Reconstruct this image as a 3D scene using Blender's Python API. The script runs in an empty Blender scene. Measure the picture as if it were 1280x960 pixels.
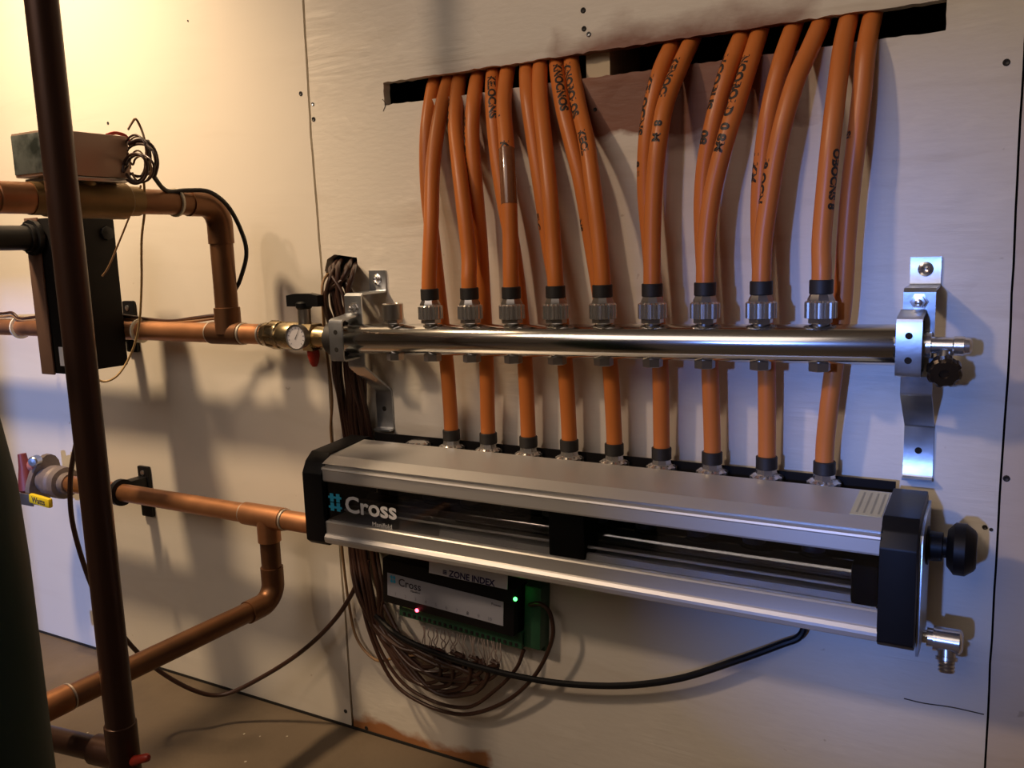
import bpy, bmesh, math, random
from mathutils import Vector, Matrix
R = random.Random(7)
C = bpy.context.scene.collection
sc = bpy.context.scene
V = Vector

# ---------------------------------------------------------------- camera
F_PX = 1098.1
AX = V((0.87020185, 0.04866701, -0.4902859))      # world X, Y, Z written in camera axes (right, down, forward)
AY = V((0.491611, -0.15175243, 0.85749042))
AZ = V((-0.03267058, -0.98721969, -0.15598048))
CAM = V((0, -0.832, 0.63))
cd = bpy.data.cameras.new('camera'); cam = bpy.data.objects.new('camera', cd); C.objects.link(cam)
cd.sensor_width = 36; cd.lens = F_PX / 1280 * 36; cd.clip_start = 0.01
# columns = camera right, up, back in world
right = V((AX.x, AY.x, AZ.x)); up = -V((AX.y, AY.y, AZ.y)); back = -V((AX.z, AY.z, AZ.z))
cam.matrix_world = Matrix(((right.x, up.x, back.x, CAM.x), (right.y, up.y, back.y, CAM.y),
                           (right.z, up.z, back.z, CAM.z), (0, 0, 0, 1)))
sc.camera = cam

# ---------------------------------------------------------------- world, exposure, lights
w = bpy.data.worlds.new('world'); sc.world = w; w.use_nodes = True
w.node_tree.nodes['Background'].inputs[0].default_value = (0.9, 0.8, 0.7, 1)
w.node_tree.nodes['Background'].inputs[1].default_value = 0.02
sc.view_settings.view_transform = 'Standard'; sc.view_settings.look = 'None'
sc.view_settings.gamma = 1; sc.view_settings.use_curve_mapping = False
sc.view_settings.exposure = 0.08

def light(name, kind, loc, energy, col, size=0.05, target=None, spot=None, blend=0.5):
    l = bpy.data.lights.new(name, kind); l.energy = energy; l.color = col
    if kind == 'AREA': l.size = size
    else: l.shadow_soft_size = size
    o = bpy.data.objects.new(name, l); C.objects.link(o); o.location = loc
    if target is not None:
        o.rotation_euler = (V(target) - V(loc)).to_track_quat('-Z', 'Y').to_euler()
    if spot: l.spot_size = math.radians(spot); l.spot_blend = blend
    return o
light('bulb_near', 'SPOT', (-1.21, -0.42, 1.42), 62.0, (1.0, 0.71, 0.43), 0.05, (-1.16, -0.05, 0.62), 86, 1.0)
light('fill_light', 'AREA', (-0.8, -2.3, 2.1), 16.0, (1.0, 0.84, 0.74), 1.6, (-0.5, -0.2, 0.4))  # added soft fill that lifts the shadows, not a lamp of the room
light('bulb_far', 'SPOT', (-1.75, -2.0, 2.15), 80.0, (1.0, 0.72, 0.50), 0.10, (-0.24, 0, 0.42), 29, 0.85)
# daylight from beyond the far wall, through two unseen slits cut to shape its patches
light('daylight', 'SPOT', (-0.70, -6.2, 1.35), 900.0, (0.18, 0.34, 1.0), 0.12, (-0.40, -3.2, 0.92), 9, 0.1)
light('daylight', 'SPOT', (-0.70, -6.2, 1.35), 820.0, (0.24, 0.40, 1.0), 0.03, (-1.00, -3.2, 0.77), 9, 0.1)

# ---------------------------------------------------------------- measuring helpers: a ray of the survey camera met with a real plane
def ray(px, py):
    d = V((px - 640, py - 480, F_PX))
    return V((AX.dot(d), AY.dot(d), AZ.dot(d)))
def at(px, py, y):
    v = ray(px, py); return CAM + v * ((y - CAM.y) / v.y)
def atx(px, py, x):
    v = ray(px, py); return CAM + v * ((x - CAM.x) / v.x)
def path(pts): return [at(*p) for p in pts]

# ---------------------------------------------------------------- mesh helpers
def add_box(bm, lo, hi, bev=0.0, rot=None):
    lo = V(lo); hi = V(hi); c = (lo + hi) / 2
    r = bmesh.ops.create_cube(bm, size=1)
    vs = r['verts']
    for v in vs: v.co = V((v.co.x * (hi.x - lo.x), v.co.y * (hi.y - lo.y), v.co.z * (hi.z - lo.z)))
    if bev > 0:
        es = list({e for v in vs for e in v.link_edges})
        rr = bmesh.ops.bevel(bm, geom=es, offset=bev, segments=2, affect='EDGES', profile=0.6)
        vs = list({v for f in rr['faces'] for v in f.verts} | {v for v in vs if v.is_valid})
    for v in vs:
        if rot is not None: v.co = rot @ v.co
        v.co += c
def frame(d):
    d = V(d).normalized(); a = V((0, 0, 1)) if abs(d.z) < 0.9 else V((1, 0, 0))
    u = d.cross(a).normalized(); return u, d.cross(u).normalized()
def lathe(bm, p0, d, prof, n=24, rib=None):
    """prof: list of (t, r) along direction d from p0; rib: (amount, count) makes knurled radii"""
    p0 = V(p0); d = V(d).normalized(); u, w_ = frame(d); rings = []
    for t, r in prof:
        ring = []
        for i in range(n):
            a = 2 * math.pi * i / n
            rr = r
            if rib and r > rib[2]: rr = r * (1 + rib[0] * (1 if (i * rib[1] * 2 // n) % 2 else -1))
            ring.append(bm.verts.new(p0 + d * t + (u * math.cos(a) + w_ * math.sin(a)) * max(rr, 1e-5)))
        rings.append(ring)
    for a, b in zip(rings, rings[1:]):
        for i in range(n):
            try: bm.faces.new((a[i], a[(i + 1) % n], b[(i + 1) % n], b[i]))
            except ValueError: pass
    if prof[0][1] > 1e-4: bm.faces.new(rings[0][::-1])
    if prof[-1][1] > 1e-4: bm.faces.new(rings[-1])
def cyl(bm, a, b, r, n=24, ch=0.0):
    a = V(a); b = V(b); L = (b - a).length
    pr = [(0, r), (L, r)] if ch == 0 else [(0, r - ch), (ch, r), (L - ch, r), (L, r - ch)]
    lathe(bm, a, b - a, pr, n)
def smooth_path(pts, k=8):
    P = [V(p) for p in pts]; P = [P[0] * 2 - P[1]] + P + [P[-1] * 2 - P[-2]]; out = []
    for i in range(1, len(P) - 2):
        p0, p1, p2, p3 = P[i - 1:i + 3]
        for j in range(k):
            t = j / k
            out.append(0.5 * ((2 * p1) + (p2 - p0) * t + (2 * p0 - 5 * p1 + 4 * p2 - p3) * t * t + (3 * p1 - p0 - 3 * p2 + p3) * t ** 3))
    out.append(P[-2]); return out
def sweep(bm, pts, r, n=12, k=8, cap=True, raw=False):
    S = pts if raw else smooth_path(pts, k)
    T = [(S[min(i + 1, len(S) - 1)] - S[max(i - 1, 0)]).normalized() for i in range(len(S))]
    u, _ = frame(T[0]); rings = []
    for i, (p, t) in enumerate(zip(S, T)):
        u = (u - t * u.dot(t)).normalized(); w_ = t.cross(u)
        rr = r(i / (len(S) - 1)) if callable(r) else r
        rings.append([bm.verts.new(p + (u * math.cos(2 * math.pi * j / n) + w_ * math.sin(2 * math.pi * j / n)) * rr) for j in range(n)])
    for a, b in zip(rings, rings[1:]):
        for i in range(n): bm.faces.new((a[i], a[(i + 1) % n], b[(i + 1) % n], b[i]))
    if cap: bm.faces.new(rings[0][::-1]); bm.faces.new(rings[-1])
    return S
def prism_x(bm, prof, x0, x1):
    """prof = closed polygon of (y, z), extruded along X"""
    a = [bm.verts.new((x0, y, z)) for y, z in prof]; b = [bm.verts.new((x1, y, z)) for y, z in prof]
    n = len(prof); bm.faces.new(a); bm.faces.new(b[::-1])
    for i in range(n): bm.faces.new((a[i], b[i], b[(i + 1) % n], a[(i + 1) % n]))
def ribbon(bm, line, t, x0, x1):
    """bent strap: centre line of (y, z), thickness t, width x0..x1"""
    L = [V((0, y, z)) for y, z in line]; A = []; B = []
    for i, p in enumerate(L):
        d0 = (L[i] - L[i - 1]).normalized() if i else (L[1] - L[0]).normalized()
        d1 = (L[i + 1] - L[i]).normalized() if i < len(L) - 1 else d0
        m = (d0 + d1).normalized(); nn = V((0, -m.z, m.y)); c = max(0.5, m.dot(d0))
        A.append(p + nn * t / 2 / c); B.append(p - nn * t / 2 / c)
    pr = [(p.y, p.z) for p in A] + [(p.y, p.z) for p in reversed(B)]
    n = len(L)
    va = [[bm.verts.new((x, q[0], q[1])) for q in pr] for x in (x0, x1)]
    N = len(pr)
    for i in range(N):
        bm.faces.new((va[0][i], va[1][i], va[1][(i + 1) % N], va[0][(i + 1) % N]))
    for s in (0, 1):
        for i in range(n - 1):
            f = [va[s][i], va[s][i + 1], va[s][N - 2 - i], va[s][N - 1 - i]]
            bm.faces.new(f if s == 0 else f[::-1])
def hexn(bm, a, b, r, ch=0.0006): cyl(bm, a, b, r, 6, ch)

def mesh(bm, name, smooth=35):
    bmesh.ops.recalc_face_normals(bm, faces=bm.faces)
    me = bpy.data.meshes.new(name); 
    if smooth:
        for f in bm.faces: f.smooth = True
        for e in bm.edges:
            if len(e.link_faces) == 2 and e.calc_face_angle(0) > math.radians(smooth): e.smooth = False
    bm.to_mesh(me); bm.free(); return me
def obj(name, bm, mat, parent=None, smooth=35):
    """one mesh object in world coordinates; its origin sits on its thing's origin"""
    me = mesh(bm, name, smooth) if isinstance(bm, bmesh.types.BMesh) else bm
    if mat: me.materials.clear(); me.materials.append(mat)
    o = bpy.data.objects.new(name, me); C.objects.link(o)
    if parent:
        L = V((0, 0, 0)); p = parent
        while p: L += p.location; p = p.parent
        me.transform(Matrix.Translation(-L)); o.parent = parent
    return o
def tag(o, label, cat, group=None):
    o['label'] = label; o['category'] = cat
    if group: o['group'] = group
    return o
def recentre(o, loc):
    o.data.transform(Matrix.Translation(-V(loc))); o.location = loc; return o
def thing(name, label, cat, loc=(0, 0, 0), group=None):
    o = bpy.data.objects.new(name, None); C.objects.link(o); o.location = loc; o.empty_display_size = 0.02
    return tag(o, label, cat, group)
def solo(name, bm, mat, label, cat, loc, group=None):
    return tag(recentre(obj(name, bm, mat), loc), label, cat, group)
def B(): return bmesh.new()
def text_mesh(s, size, depth=0.0, ax='CENTER', shear=0.0, bold=0.0):
    cu = bpy.data.curves.new('lettering', 'FONT'); cu.body = s; cu.size = size; cu.align_x = ax; cu.align_y = 'CENTER'
    cu.extrude = depth; cu.shear = shear; cu.offset = bold; cu.resolution_u = 3
    o = bpy.data.objects.new('lettering', cu); C.objects.link(o); bpy.context.view_layer.update()
    me = bpy.data.meshes.new_from_object(o.evaluated_get(bpy.context.evaluated_depsgraph_get()))
    bpy.data.objects.remove(o); bpy.data.curves.remove(cu); return me
def place_text(s, size, origin, xdir, ydir, mat, parent, name='lettering', ax='CENTER', bold=0.0, sx=1.0):
    me = text_mesh(s, size, 0.0, ax, bold=bold); X = V(xdir).normalized(); Y = V(ydir).normalized(); Z = X.cross(Y)
    me.transform(Matrix(((X.x * sx, Y.x, Z.x, origin[0]), (X.y * sx, Y.y, Z.y, origin[1]), (X.z * sx, Y.z, Z.z, origin[2]), (0, 0, 0, 1))))
    return obj(name, me, mat, parent)

# ---------------------------------------------------------------- materials
def mat(name, base, rough=0.5, metal=0.0, coat=0.0, var=0.12, vscale=30, bump=0.0, bscale=80, stretch=(1, 1, 1),
        second=None, secscale=8, secpos=(0.5, 0.65), rvar=0.0, emit=None, estr=0, trans=0.0, spec=None, alpha=None):
    m = bpy.data.materials.new(name); m.use_nodes = True; nt = m.node_tree; N = nt.nodes; K = nt.links
    p = N['Principled BSDF']; p.inputs['Roughness'].default_value = rough; p.inputs['Metallic'].default_value = metal
    p.inputs['Coat Weight'].default_value = coat; p.inputs['Transmission Weight'].default_value = trans
    if spec is not None: p.inputs['Specular IOR Level'].default_value = spec
    tc = N.new('ShaderNodeTexCoord'); mp = N.new('ShaderNodeMapping'); mp.inputs['Scale'].default_value = stretch
    K.new(tc.outputs['Object'], mp.inputs[0])
    nz = N.new('ShaderNodeTexNoise'); nz.inputs['Scale'].default_value = vscale; nz.inputs['Detail'].default_value = 5
    K.new(mp.outputs[0], nz.inputs['Vector'])
    mx = N.new('ShaderNodeMix'); mx.data_type = 'RGBA'
    b = V(base[:3]); mx.inputs['A'].default_value = (*(b * (1 - var)), 1); mx.inputs['B'].default_value = (*[min(1, c * (1 + var)) for c in b], 1)
    K.new(nz.outputs['Fac'], mx.inputs['Factor']); out = mx.outputs['Result']
    if second:
        n2 = N.new('ShaderNodeTexNoise'); n2.inputs['Scale'].default_value = secscale; n2.inputs['Detail'].default_value = 4
        K.new(mp.outputs[0], n2.inputs['Vector'])
        cr = N.new('ShaderNodeMapRange'); cr.inputs['From Min'].default_value = secpos[0]; cr.inputs['From Max'].default_value = secpos[1]
        K.new(n2.outputs['Fac'], cr.inputs['Value'])
        m2 = N.new('ShaderNodeMix'); m2.data_type = 'RGBA'; K.new(cr.outputs[0], m2.inputs['Factor'])
        K.new(out, m2.inputs['A']); m2.inputs['B'].default_value = (*second[:3], 1); out = m2.outputs['Result']
    K.new(out, p.inputs['Base Color'])
    if rvar:
        mr = N.new('ShaderNodeMapRange'); mr.inputs['To Min'].default_value = max(0.02, rough - rvar); mr.inputs['To Max'].default_value = min(1, rough + rvar)
        K.new(nz.outputs['Fac'], mr.inputs['Value']); K.new(mr.outputs[0], p.inputs['Roughness'])
    if bump:
        nb = N.new('ShaderNodeTexNoise'); nb.inputs['Scale'].default_value = bscale; nb.inputs['Detail'].default_value = 6
        K.new(mp.outputs[0], nb.inputs['Vector'])
        bp = N.new('ShaderNodeBump'); bp.inputs['Strength'].default_value = bump; bp.inputs['Distance'].default_value = 0.002
        K.new(nb.outputs['Fac'], bp.inputs['Height']); K.new(bp.outputs[0], p.inputs['Normal'])
    if emit: p.inputs['Emission Color'].default_value = (*emit, 1); p.inputs['Emission Strength'].default_value = estr
    if alpha is not None: p.inputs['Alpha'].default_value = alpha
    return m

STEEL = mat('brushed_stainless', (0.62, 0.61, 0.59), 0.15, 1.0, var=0.05, vscale=40, stretch=(0.15, 1, 1), rvar=0.03)
ZINC = mat('zinc_plate', (0.50, 0.53, 0.56), 0.34, 0.95, var=0.18, vscale=60, bump=0.05, bscale=200, rvar=0.1)
CHROME = mat('nickel_plate', (0.70, 0.68, 0.65), 0.22, 0.9, var=0.06)
DULLNICKEL = mat('dull_nickel', (0.50, 0.47, 0.43), 0.28, 0.95, var=0.12, vscale=90)
ALU = mat('satin_aluminium', (0.60, 0.585, 0.56), 0.42, 0.55, var=0.03, vscale=25, stretch=(0.05, 1, 1))
BLACK = mat('black_plastic', (0.006, 0.006, 0.007), 0.45, var=0.2, vscale=80, spec=0.25)
BLACKM = mat('black_matt', (0.007, 0.006, 0.006), 0.65, var=0.2, spec=0.15)
RUBBER = mat('black_rubber', (0.018, 0.016, 0.015), 0.55, var=0.25, vscale=150)
PEX = mat('orange_pex', (0.62, 0.19, 0.042), 0.36, var=0.09, vscale=12, spec=0.35)
INK = mat('black_ink', (0.03, 0.02, 0.015), 0.5, var=0.2)
COPPER = mat('copper', (0.50, 0.235, 0.11), 0.40, 0.75, var=0.28, vscale=22, second=(0.26, 0.11, 0.05), secscale=9, secpos=(0.5, 0.72), rvar=0.1)
COPPERD = mat('tarnished_copper', (0.20, 0.095, 0.045), 0.45, 0.75, var=0.3, vscale=25, second=(0.10, 0.05, 0.03), secscale=7, secpos=(0.45, 0.7), rvar=0.1)
POLE = mat('blackened_pipe', (0.060, 0.028, 0.018), 0.36, 0.5, var=0.3, vscale=10, stretch=(1, 1, 0.15), rvar=0.08)
BRASS = mat('brass', (0.52, 0.42, 0.25), 0.27, 0.95, var=0.15, vscale=40, rvar=0.08)
BRASSD = mat('dark_brass', (0.20, 0.13, 0.055), 0.45, 0.8, var=0.3, vscale=40)
SOLDER = mat('solder', (0.62, 0.56, 0.48), 0.4, 0.8, var=0.25, vscale=120)
WHITE = mat('white_print', (0.72, 0.72, 0.72), 0.5, var=0.03)
PAPER = mat('white_paper', (0.78, 0.80, 0.88), 0.7, var=0.05)
BLUE = mat('blue_print', (0.03, 0.38, 0.62), 0.5, var=0.05)
DARKPRINT = mat('dark_print', (0.03, 0.03, 0.045), 0.6, var=0.1)
GREYPRINT = mat('grey_print', (0.20, 0.20, 0.24), 0.6, var=0.1)
GREYLABEL = mat('silver_label', (0.36, 0.37, 0.42), 0.45, var=0.06)
GREENPCB = mat('green_plastic', (0.018, 0.085, 0.04), 0.5, var=0.2, vscale=40)
LGREEN = mat('pale_green_plastic', (0.35, 0.70, 0.22), 0.5, var=0.1)
CABLE = mat('brown_cable', (0.045, 0.019, 0.012), 0.38, var=0.3, vscale=60)
CABLEL = mat('light_brown_wire', (0.26, 0.15, 0.07), 0.45, var=0.3, vscale=60)
TANW = mat('tan_wire', (0.42, 0.28, 0.12), 0.45, var=0.2, vscale=60)
WIREW = mat('pale_wire', (0.34, 0.27, 0.23), 0.5, var=0.2, vscale=60)
RED = mat('red_plastic', (0.38, 0.03, 0.015), 0.4, var=0.15)
YELLOW = mat('yellow_vinyl', (0.85, 0.62, 0.02), 0.4, var=0.06)
GREENT = mat('green_enamel', (0.006, 0.026, 0.012), 0.5, spec=0.2, var=0.25, vscale=6, bump=0.05, bscale=60)
BEIGE = mat('beige_enamel', (0.52, 0.36, 0.26), 0.35, 0.35, var=0.06, vscale=10)
HEADEND = mat('scuffed_zinc', (0.22, 0.25, 0.22), 0.45, 0.6, var=0.6, vscale=50, second=(0.04, 0.05, 0.04), secscale=30)
CAST = mat('grey_cast_iron', (0.20, 0.165, 0.15), 0.55, 0.3, var=0.35, vscale=50, bump=0.3, bscale=120)
TIE = mat('clear_nylon', (0.75, 0.70, 0.55), 0.4, var=0.05)
STICKER = mat('cream_sticker', (0.62, 0.60, 0.42), 0.6, var=0.1, vscale=120, stretch=(3, 0.3, 1))
BROWNPLATE = mat('brown_steel', (0.23, 0.14, 0.11), 0.4, 0.4, var=0.15)
LEDR = mat('red_led', (1, 0.1, 0.15), 0.4, emit=(1, 0.06, 0.10), estr=9)
LEDG = mat('green_led', (0.1, 1, 0.2), 0.4, emit=(0.06, 1, 0.12), estr=6)
DIAL = mat('gauge_face', (0.66, 0.64, 0.66), 0.5, var=0.03)
GLASS = mat('smoked_acrylic', (0.66, 0.67, 0.69), 0.02, trans=1.0, var=0.0)
WOODRAW = mat('raw_wood', (0.34, 0.18, 0.09), 0.8, var=0.3, vscale=20, stretch=(0.2, 1, 1))
WOODPALE = mat('pale_stud', (0.60, 0.50, 0.34), 0.8, var=0.15, vscale=20)
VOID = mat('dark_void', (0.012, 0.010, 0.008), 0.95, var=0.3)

def wall_material(name, grain=0.3, patches=(), base=(0.73, 0.685, 0.60), dirt=0.25):
    """painted plywood: paint, faint dirt, raised grain, and unpainted patches at real places on the panel"""
    m = bpy.data.materials.new(name); m.use_nodes = True; nt = m.node_tree; N = nt.nodes; K = nt.links
    p = N['Principled BSDF']; p.inputs['Roughness'].default_value = 0.5
    tc = N.new('ShaderNodeTexCoord'); sep = N.new('ShaderNodeSeparateXYZ'); K.new(tc.outputs['Object'], sep.inputs[0])
    def noise(scale, detail=5, stretch=(1, 1, 1), dist=0.0):
        mp = N.new('ShaderNodeMapping'); mp.inputs['Scale'].default_value = stretch; K.new(tc.outputs['Object'], mp.inputs[0])
        n = N.new('ShaderNodeTexNoise'); n.inputs['Scale'].default_value = scale; n.inputs['Detail'].default_value = detail
        n.inputs['Distortion'].default_value = dist; K.new(mp.outputs[0], n.inputs['Vector']); return n.outputs['Fac']
    def math_(op, a, b=None, c=None):
        n = N.new('ShaderNodeMath'); n.operation = op
        for i, v in enumerate((a, b, c)):
            if v is None: continue
            if isinstance(v, (int, float)): n.inputs[i].default_value = v
            else: K.new(v, n.inputs[i])
        return n.outputs[0]
    def mrange(v, a, b, c=0.0, d=1.0):
        n = N.new('ShaderNodeMapRange'); K.new(v, n.inputs['Value'])
        for k, x in zip(('From Min', 'From Max', 'To Min', 'To Max'), (a, b, c, d)): n.inputs[k].default_value = x
        return n.outputs[0]
    def mix(f, a, b):
        n = N.new('ShaderNodeMix'); n.data_type = 'RGBA'; K.new(f, n.inputs['Factor'])
        for k, v in (('A', a), ('B', b)):
            if isinstance(v, tuple): n.inputs[k].default_value = (*v, 1)
            else: K.new(v, n.inputs[k])
        return n.outputs['Result']
    b = V(base)
    col = mix(noise(3, 4), tuple(b * 0.95), tuple(b * 1.04))
    g = mrange(noise(14, 6, (0.25, 1, 1.6), 1.2), 0.56, 0.75, 0, dirt)
    col = mix(g, col, tuple(V((b.x * 0.72, b.y * 0.66, b.z * 0.58))))
    spots = mrange(noise(60, 2), 0.74, 0.78, 0, 0.5)
    col = mix(spots, col, (0.32, 0.24, 0.16))
    edge = math_('MULTIPLY', math_('SUBTRACT', noise(26, 6, (0.6, 1, 1)), 0.5), 0.06)
    for (x0, x1, z0, z1, colp, soft, amt) in patches:
        fx = math_('MINIMUM', mrange(math_('ADD', sep.outputs[0], edge), x0 - soft, x0 + soft), mrange(math_('ADD', sep.outputs[0], edge), x1 - soft, x1 + soft, 1, 0))
        fz = math_('MINIMUM', mrange(math_('ADD', sep.outputs[2], edge), z0 - soft * 0.3, z0 + soft * 0.3), mrange(math_('ADD', sep.outputs[2], edge), z1 - soft, z1 + soft, 1, 0))
        f = math_('MULTIPLY', math_('MINIMUM', fx, fz), amt)
        wood = mix(noise(30, 5, (0.15, 1, 1)), tuple(V(colp) * 0.8), tuple(V(colp) * 1.2))
        col = mix(f, col, wood)
    K.new(col, p.inputs['Base Color'])
    if grain:
        h1 = noise(55, 7, (0.10, 1, 1), 0.6); h2 = noise(200, 4, (0.3, 1, 1))
        mask = mrange(noise(9, 3), 0.50, 0.66)
        h = math_('ADD', math_('MULTIPLY', math_('MULTIPLY', h1, mask), 1.6), math_('MULTIPLY', h2, 0.25))
        bp = N.new('ShaderNodeBump'); bp.inputs['Strength'].default_value = grain; bp.inputs['Distance'].default_value = 0.0025
        K.new(h, bp.inputs['Height']); K.new(bp.outputs[0], p.inputs['Normal'])
    return m

# ================================================================ STRUCTURE
def struct(name, bm, m, parent=None, smooth=35):
    o = obj(name, bm, m, parent, smooth)
    if not parent: o['kind'] = 'structure'
    return o
ZS0, ZS1 = 0.7915, 0.8160          # slot
XS0, XS1 = -0.6305, -0.0575
def jag(a, b, n, amp):
    """ragged line from a to b (x, z)"""
    out = []
    for i in range(n):
        t = i / n; out.append((a[0] + (b[0] - a[0]) * t + R.uniform(-amp, amp) * (i > 0), a[1] + (b[1] - a[1]) * t + R.uniform(-amp, amp) * (i > 0)))
    return out
def panel(outline, holes, thick=0.012, y=0.0):
    cu = bpy.data.curves.new('panel', 'CURVE'); cu.dimensions = '2D'; cu.fill_mode = 'BOTH'; cu.extrude = thick / 2
    for loop in [outline] + list(holes):
        s = cu.splines.new('POLY'); s.points.add(len(loop) - 1); s.use_cyclic_u = True
        for q, (x, z) in zip(s.points, loop): q.co = (x, z, 0, 1)
    o = bpy.data.objects.new('panel', cu); C.objects.link(o); bpy.context.view_layer.update()
    me = bpy.data.meshes.new_from_object(o.evaluated_get(bpy.context.evaluated_depsgraph_get()))
    bpy.data.objects.remove(o); bpy.data.curves.remove(cu)
    me.transform(Matrix(((1, 0, 0, 0), (0, 0, -1, y + thick / 2), (0, 1, 0, 0), (0, 0, 0, 1))))
    bm = bmesh.new(); bm.from_mesh(me); return bm
def wx(px, py): p = at(px, py, 0); return (p.x, p.z)
TOPZ = 2.2
# seams, real positions on the wall
seamL = [wx(379, 0), wx(384, 90), wx(389, 170), wx(395, 250), wx(401, 322), wx(413, 500), wx(425, 690), wx(434, 800), wx(441, 908)]
seamL = [(seamL[0][0], TOPZ)] + seamL[:-1] + [(seamL[-1][0], 0.0)]
seamR = [wx(1276, 150), wx(1268, 300), wx(1258, 500), wx(1246, 680), wx(1238, 830), wx(1231, 958)]
seamR = [(seamR[0][0], TOPZ)] + seamR + [(seamR[-1][0], 0.0)]
def ragged(line, amp, step=0.02):
    out = []
    for a, b in zip(line, line[1:]):
        n = max(1, int(abs(b[1] - a[1]) / step))
        for i in range(n):
            t = i / n; out.append((a[0] + (b[0] - a[0]) * t + R.uniform(-amp, amp), a[1] + (b[1] - a[1]) * t))
    out.append(line[-1]); return out
GL, GR = 0.0034, 0.0018
sl = ragged(seamL, 0.0005); sr = ragged(seamR, 0.0004)
slot = (jag((XS0, ZS1), (XS0, ZS0), 6, 0.0004) + jag((XS0, ZS0), (XS1, ZS0), 90, 0.0007)
        + jag((XS1, ZS0), (XS1, ZS1), 6, 0.0005) + jag((XS1, ZS1), (XS0, ZS1), 90, 0.0008))
wh = [wx(409, 324), wx(418, 318), wx(432, 320), wx(446, 322), wx(447, 332), wx(440, 345), wx(425, 352), wx(412, 350), wx(406, 338)]
wireh = [(x, z) for x, z in wh]
wall = bpy.data.objects.new('wall_back', None); C.objects.link(wall); wall['kind'] = 'structure'
PL = wall_material('paint_left_panel', 0.10, (), (0.74, 0.69, 0.60), 0.12)
pts = [wx(740, 95), wx(1010, 60)]
PC = wall_material('paint_centre_panel', 0.45, (
    (-0.30, -0.19, 0.718, 0.80, (0.20, 0.075, 0.04), 0.02, 0.6),
    (-0.41, -0.165, 0.733, 0.83, (0.22, 0.085, 0.045), 0.014, 1.0),
    (-0.54, -0.38, 0.725, 0.80, (0.30, 0.14, 0.08), 0.03, 0.7),
    (-0.80, -0.53, -0.3, 0.022, (0.36, 0.15, 0.055), 0.006, 1.0)), (0.74, 0.69, 0.60), 0.42)
PR = wall_material('paint_right_panel', 0.35, (), (0.62, 0.53, 0.43), 0.4)
def off(line, d): return [(x + d, z) for x, z in line]
obj('panel', panel([(-4.0, TOPZ)] + off(sl, -GL / 2) + [(-4.0, 0.0)], []), PL, wall, 0)
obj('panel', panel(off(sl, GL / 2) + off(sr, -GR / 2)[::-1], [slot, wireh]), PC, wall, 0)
obj('panel', panel(off(sr, GR / 2) + [(2.2, 0.0), (2.2, TOPZ)], []), PR, wall, 0)
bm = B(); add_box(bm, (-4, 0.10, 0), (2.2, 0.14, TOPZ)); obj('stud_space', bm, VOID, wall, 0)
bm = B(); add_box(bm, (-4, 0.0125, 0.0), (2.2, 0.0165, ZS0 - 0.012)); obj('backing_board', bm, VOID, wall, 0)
p0 = at(732, 66, 0.012); p1 = at(762, 92, 0.012)
bm = B(); add_box(bm, (p0.x, 0.013, 0.70), (p1.x, 0.095, 0.90)); obj('stud', bm, WOODPALE, wall)
# screws, nail holes, cracks in the wall
def screw(px, py, r=0.0028, m=None):
    p = at(px, py, 0); bm = B()
    lathe(bm, (p.x, 0.001, p.z), (0, -1, 0), [(0, r), (0.0014, r), (0.0019, r * 0.75), (0.0014, r * 0.4), (0.0012, 0)], 12)
    obj('screw', bm, m or RUBBER, wall)
for a in [(376, 117), (392, 149), (729, 13), (730, 36, .0026), (736, 43, .0026, ZINC), (432, 889), (458, 910), (135, 154, .0022), (1258, 78), (1258, 598), (1231, 659, .0022), (1239, 662, .0016), (235, 26, .001), (391, 130, .0022, ZINC),
          (636, 348, .0022), (744, 137, .002)]:
    screw(a[0], a[1], *(a[2:]))
def crack(pp, r=0.0006):
    bm = B(); sweep(bm, [at(x, y, -0.0002) for x, y in pp], r, 5, 4); obj('crack', bm, INK, wall)
crack([(1130, 873), (1155, 879), (1190, 884), (1230, 893)])
crack([(478, 124), (482, 130), (479, 139)], 0.0004)
# floor, room shell
bm = B(); add_box(bm, (-4, -3.2, -0.05), (2.2, 0.16, 0.0))
FLOOR = mat('stained_concrete', (0.15, 0.112, 0.073), 0.6, var=0.6, vscale=9, bump=0.6, bscale=38, second=(0.11, 0.08, 0.052), secscale=4.5, secpos=(0.45, 0.62), rvar=0.15)
FLR = struct('floor', bm, FLOOR)
CHIP = mat('paint_chip', (0.55, 0.50, 0.42), 0.7)
for k in range(60):
    x = R.uniform(-1.6, -0.4); y = -0.05 - abs(R.gauss(0, 0.22)); bm = B(); r0 = R.uniform(0.0010, 0.0030) * (1.6 if k % 9 == 0 else 1)
    vs = [bm.verts.new((x + r0 * R.uniform(0.6, 1.2) * math.cos(a), y + r0 * R.uniform(0.5, 1.3) * math.sin(a), 0.0006)) for a in (0, 1.1, 2.3, 3.5, 4.9)]
    f = bm.faces.new(vs); g = bmesh.ops.extrude_face_region(bm, geom=[f])
    for v in g['geom']:
        if isinstance(v, bmesh.types.BMVert): v.co.z -= 0.0006
    obj('paint_chip', bm, CHIP, FLR, 0)
SHELL = mat('dim_plaster', (0.60, 0.55, 0.50), 0.9, var=0.1)
bm = B(); add_box(bm, (-4, -3.2, TOPZ + .2), (2.2, 0.16, TOPZ + .25)); struct('ceiling', bm, SHELL)
bm = B(); add_box(bm, (-4.05, -3.2, 0), (-4.0, 0.16, TOPZ + .2)); struct('wall_left', bm, SHELL)
bm = B(); add_box(bm, (2.2, -3.2, 0), (2.25, 0.16, TOPZ + .2)); struct('wall_right', bm, SHELL)
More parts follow.
